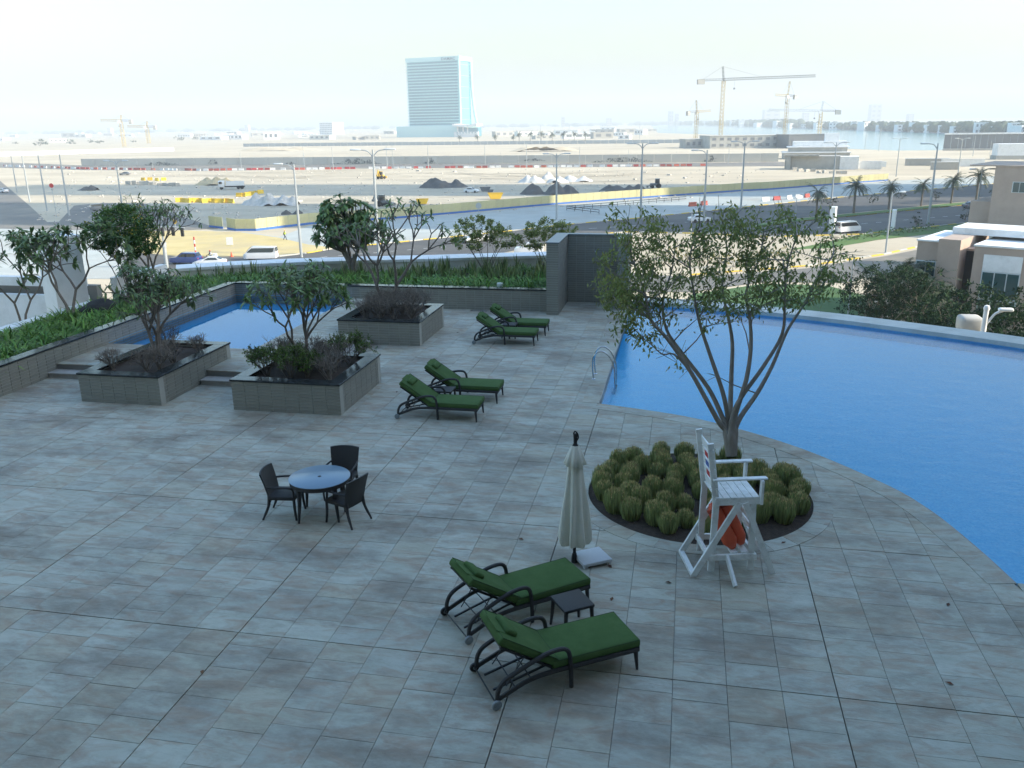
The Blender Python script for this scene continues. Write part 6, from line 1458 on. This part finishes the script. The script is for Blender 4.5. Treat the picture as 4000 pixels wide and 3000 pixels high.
# stage buildings at right
def stage(label, px, dist, parts, rz=-.25):
    p = atd(*px, dist); t = thing('stage_building', label, 'building', (p.x, p.y, G), YAW+rz)
    for (nm, c, s, m) in parts: MB().box(c, s).build(nm, M[m], t)
stage('white stepped concrete grandstand right of the mural wall', (3190, 600), 430, [('base', (0, 8, 1.6), (32, 12, 3.2), 'concrete'), ('tier', (1, 10, 4.6), (28, 10, 2.2), 'concrete'), ('tier', (2, 12, 7.4), (26, 8, 2.4), 'whitewall'), ('slab', (0, 8, 3.3), (33, 13, .5), 'whitewall'), ('slab', (1, 9.5, 5.9), (30, 11, .5), 'whitewall'), ('tower_block', (8, 14, 10), (7, 5, 5), 'whitewall')])
stage('grey concrete box with an end coloured white as sunlit in front of the grandstand', (3170, 660), 345, [('box', (0, 4, 2.6), (21, 8, 5.2), 'concrete'), ('painted_sunlit_end', (14, 3.2, 2.5), (7, 7, 5.0), 'whitewall'), ('pillar', (-9, -1, 2.6), (1.6, 1.6, 5.2), 'concrete'), ('lintel', (-4, -1, 5.5), (13, 2, .7), 'concrete')], -.35)  # white material puts the sunlight on the end block into its colour
stage('white boat shaped wall right of the concrete box', (3370, 650), 340, [('wall', (0, 0, 1.6), (14, 1, 3.2), 'whitewall'), ('wall', (7.5, -.5, 2.0), (2, 1, 2.0), 'whitewall')], -.2)
for i, (x, y, d_, w) in enumerate(((3620, 640, 360, 17), (3690, 655, 330, 10), (3760, 640, 350, 16))):
    stage(['long pale concrete wall before the lagoon', 'short pale wall right of the long one', 'white slatted wall near the palms'][i], (x, y), d_, [('wall', (0, 0, 1.4), (w, .8, 2.8), 'concrete' if i < 2 else 'whitewall'), ('cap', (0, 0, 2.9), (w+.3, 1.1, .2), 'whitewall')], -.25)
p = atd(3700, 560, 520); t = thing('hoarding_fence', 'long dark slatted hoarding in front of the lagoon on the right', 'fence', (p.x, p.y, G), YAW-.2)
for k in range(17): MB().box((k*4.1, 0, 5.2), (3.9, .5, 8.4)).build('panel', M['cargrey'], t)
MB().box((33, 0, 9.8), (70, 1.2, .9)).build('cap', M['whitewall'], t); MB().box((33, -.3, .6), (70, 1.4, 1.2)).build('base', M['concrete'], t)
stage('white gatehouse at the right edge beyond the palms', (3960, 600), 400, [('box', (0, 4, 4.4), (14, 8, 5.4), 'whitewall'), ('base', (0, 4, .9), (15, 8.5, 1.8), 'concrete')], -.2)
# far fence line behind the earth banks
P0, P1 = at(950, 573, G), at(2950, 556, G); d = P1-P0; n_ = 70; t = thing('site_fence', 'long low blue grey fence far behind the mural wall', 'fence', P0); rz = math.atan2(d.y, d.x); pl = d.length/n_
_q = MB(); _q.box((pl/2, 0, 1.6), (pl-.3, .3, 3.2)); FP = data_of(_q, 'panel', M['pole'])
for j in range(n_): inst(FP, 'panel', t, P0.lerp(P1, j/n_)-P0, (0, 0, rz))
P0, P1 = at(-50, 612, G), at(680, 590, G); d = P1-P0; n_ = 24; t = thing('site_wall', 'long white boundary wall far away on the left', 'wall', P0); rz = math.atan2(d.y, d.x); pl = d.length/n_
_q = MB(); _q.box((pl/2, 0, 1.6), (pl-.1, .3, 3.2)); FP = data_of(_q, 'panel', M['whitewall'])
for j in range(n_): inst(FP, 'panel', t, P0.lerp(P1, j/n_)-P0, (0, 0, rz))
# cranes
def lattice(mb, a, b, w, n_, r_=.12):
    a, b = Vector(a), Vector(b); d, s, u = frame(b-a); cs = [s*w/2+u*w/2, s*w/2-u*w/2, -s*w/2-u*w/2, -s*w/2+u*w/2]
    for c in cs: mb.tube([a+c, b+c], r_, 4, cap=False)
    for i in range(n_):
        p, q = a.lerp(b, i/n_), a.lerp(b, (i+1)/n_)
        for k in range(4): mb.tube([p+cs[k], q+cs[(k+1) % 4]], r_*.7, 3, cap=False)
def crane(label, bx, by, hy, dist, jib, cj, rz, mat, ap=None):
    """hy: pixel height of the jib; jib, cj in metres; rz: direction of the jib"""
    p = atd(bx, by, dist); base = Vector((p.x, p.y, G)); h = height_to(base, hy); t = thing('tower_crane', label, 'crane', base, YAW+rz, 'tower cranes'); s = max(1., dist/700)
    q = MB(); lattice(q, (0, 0, 0), (0, 0, h), 2.2*s, int(h/2.6), .17*s); q.build('mast', M['craney'], t)
    q = MB(); lattice(q, (0, 0, h+1), (jib, 0, h+1+jib*.03), 1.5*s, int(jib/2.2), .17*s); q.build('jib', mat, t)
    q = MB(); lattice(q, (0, 0, h+1), (-cj, 0, h+.6), 1.2*s, int(cj/2.2), .11*s); q.build('counter_jib', M['cranegrey'], t)
    MB().box((-cj*.92, 0, h-.6), (cj*.28, 2.4*s, 3.4*s)).build('counterweight', M['concrete'], t); MB().box((1.2*s, 1.5*s, h-.4), (2*s, 1.6*s, 2.3*s)).build('cab', M['whitewall'], t)
    aph = ap or 10; q = MB(); lattice(q, (0, 0, h), (-1.2, 0, h+aph), .9*s, 4, .11*s); q.build('tower_head', mat, t)
    q = MB(); q.tube([(-1.2, 0, h+aph), (-cj*.85, 0, h+1)], .07*s, 4); q.tube([(-1.2, 0, h+aph), (jib*.45, 0, h+2)], .06*s, 4); q.build('tie_rods', M['cranegrey'], t)
    q = MB(); q.tube([(jib*.12, 0, h+1), (jib*.12, 0, h-5)], .06*s, 4); q.box((jib*.12, 0, h-5.4), (1, 1, 1.2)); q.build('hook', M['cranegrey'], t)
crane('tallest yellow tower crane with a long pale jib', 2814, 545, 316, 640, 72, 19, .16, M['cranegrey'], 10)
crane('yellow tower crane with a short jib right of the tallest', 3066, 520, 377, 780, 14, 9, math.pi+.4, M['craney'], 13)
crane('small tower crane left of the tallest', 2717, 546, 440, 720, 15, 10, .5, M['craney'], 10)
crane('yellow tower crane with a faint long jib at the right', 3201, 515, 437, 760, 46, 16, math.pi-.05, M['lamphead'], 9)
crane('pale tower crane far away on the left', 484, 560, 474, 1000, 23, 12, math.pi+.05, M['craney'], 7)
crane('smaller pale tower crane far away on the left', 582, 560, 497, 1200, 27, 12, math.pi+.02, M['craney'], 8)
# far low buildings on the plain
random.seed(23); far = []
for i in range(64):
    x = R(-40, 1560) if i < 46 else R(1900, 2560); y = R(519, 556) if x < 700 else R(508, 545); d_ = 19.25*F_PX/max(8, y-(484-(x-1985)*.0144)); far.append((x, y, d_))
far.sort()
for i, (x, y, d_) in enumerate(far):
    h = R(3.5, 8)*(1.6 if random.random() < .12 else 1); simple_building('warehouse', 'low pale building on the far plain, '+('left part' if x < 550 else 'below the office block' if x < 1560 else 'right of the glass tower')+(', farther row' if d_ > 1500 else ', nearer row'), (x, y), d_, R(12, 46), R(10, 22), h, R(-.5, .5), random.choice((M['whitewall'], M['whitewall'], M['render'], M['concrete'])), 1, random.randint(2, 5), 'far low buildings')
for i, (x, y, w, s) in enumerate([(155, 570, 60, 1), (275, 562, 42, 2), (350, 558, 30, 3), (388, 560, 36, 4), (60, 562, 24, 5), (520, 556, 26, 6), (700, 548, 40, 7), (760, 545, 30, 8)]):
    p = at(x, y, G); ww = w/F_PX*depth(p)
    leafy_tree('far_tree', 'dark clump of trees on the far left plain, '+ordn[i]+' listed from the near side', p, [((0, 0, ww*.22), (ww*.5, ww*.3, ww*.2)), ((ww*.25, 0, ww*.16), (ww*.3, ww*.25, ww*.15))], 3, 260, ww*.09, M['farleaf'], 700+s, M['twig'], group='far trees on the plain', sr=.3)
# far shore: trees in one mass, villas among them
random.seed(29); fs = MB()
def lump(c, s):
    vs_ = []; n_ = 6
    for j, (zz, rr) in enumerate(((-.5, .55), (-.05, 1.), (.45, .75), (.8, .28))):
        for k in range(n_): a = 6.283*k/n_+j*.5; k_ = R(.75, 1.2); vs_.append((c[0]+math.cos(a)*rr*s[0]*k_, c[1]+math.sin(a)*rr*s[0]*k_, c[2]+zz*s[1]*R(.85, 1.1)))
    fs.add(vs_, [(j*n_+k, j*n_+(k+1) % n_, (j+1)*n_+(k+1) % n_, (j+1)*n_+k) for j in range(3) for k in range(n_)]+[tuple(range(3*n_, 4*n_))])
shore = [(2560, 488), (2900, 494), (3300, 507), (3700, 521), (4150, 534)]
for i in range(900):
    u = R(0, 3.999); k = int(u); f_ = u-k; x = shore[k][0]*(1-f_)+shore[k+1][0]*f_; y = shore[k][1]*(1-f_)+shore[k+1][1]*f_-abs(R(-1, 1))*min(6, (y_ := 4)); p = at(x, y, G); D_2 = depth(p); s = R(4.5, 9)*(1.0 if D_2 < 2200 else 1.5); lump((p.x, p.y, G+s*.7), (s*1.1, s*1.2))
for i in range(260):
    x = R(-60, 2600); y = (484-(x-1985)*.0144)+R(9, 14); p = at(x, y, G); s = R(8, 16); lump((p.x, p.y, G+s*.5), (s*2.2, s))
tag(fs.build('far_treeline', M['farleaf'], smooth=80), 'dark band of trees along the far shore and horizon', kind='stuff')
for i in range(26):
    u = i/26*3.9; k = int(u); f_ = u-k; x = shore[k][0]*(1-f_)+shore[k+1][0]*f_+R(-25, 25); y = shore[k][1]*(1-f_)+shore[k+1][1]*f_-R(0, 1.5); p = at(x, y, G)
    simple_building('shore_villa', 'pale villa among the trees on the far lagoon shore, '+nth(i, 26), (x, y), depth(p), R(14, 28), R(10, 16), R(8, 14)*(1 if depth(p) < 2200 else 1.5), R(-.6, .6), M['whitewall'], 2, 4, 'villas on the far shore', 'villa')
for i, (x, w, yt) in enumerate([(2622, 16, 434), (2646, 9, 444), (3015, 62, 428), (3420, 40, 408), (1740, 14, 462), (2200, 12, 458), (2380, 20, 462), (420, 12, 500), (960, 14, 488), (3150, 20, 440), (3560, 18, 445)]):
    dd_ = 4200; p = atd(x, 475, dd_); b = Vector((p.x, p.y, G)); h = height_to(b, yt); simple_building('skyline_tower', 'faint pale tower on the hazy skyline, '+ordn[i], (x, 475), dd_, w/F_PX*dd_, 40, h, 0, M['concrete'], 4, 2, 'faint towers on the skyline')
# ---------------------------------------------------------------- haze
hm = bpy.data.materials.new('haze_air'); hm.use_nodes = True; N = hm.node_tree.nodes; N.remove(N['Principled BSDF']); pv = N.new('ShaderNodeVolumePrincipled')
pv.inputs['Color'].default_value = (.88, .95, 1.0, 1); pv.inputs['Density'].default_value = .00034; pv.inputs['Anisotropy'].default_value = .0
hm.node_tree.links.new(pv.outputs[0], N['Material Output'].inputs['Volume'])
hb = MB(); hb.box((0, 3600, (G-1+205)/2), (14000, 9000, 205-G+1)); ho = hb.build('haze', hm); tag(ho, 'pale daylight haze over the plain', kind='stuff')
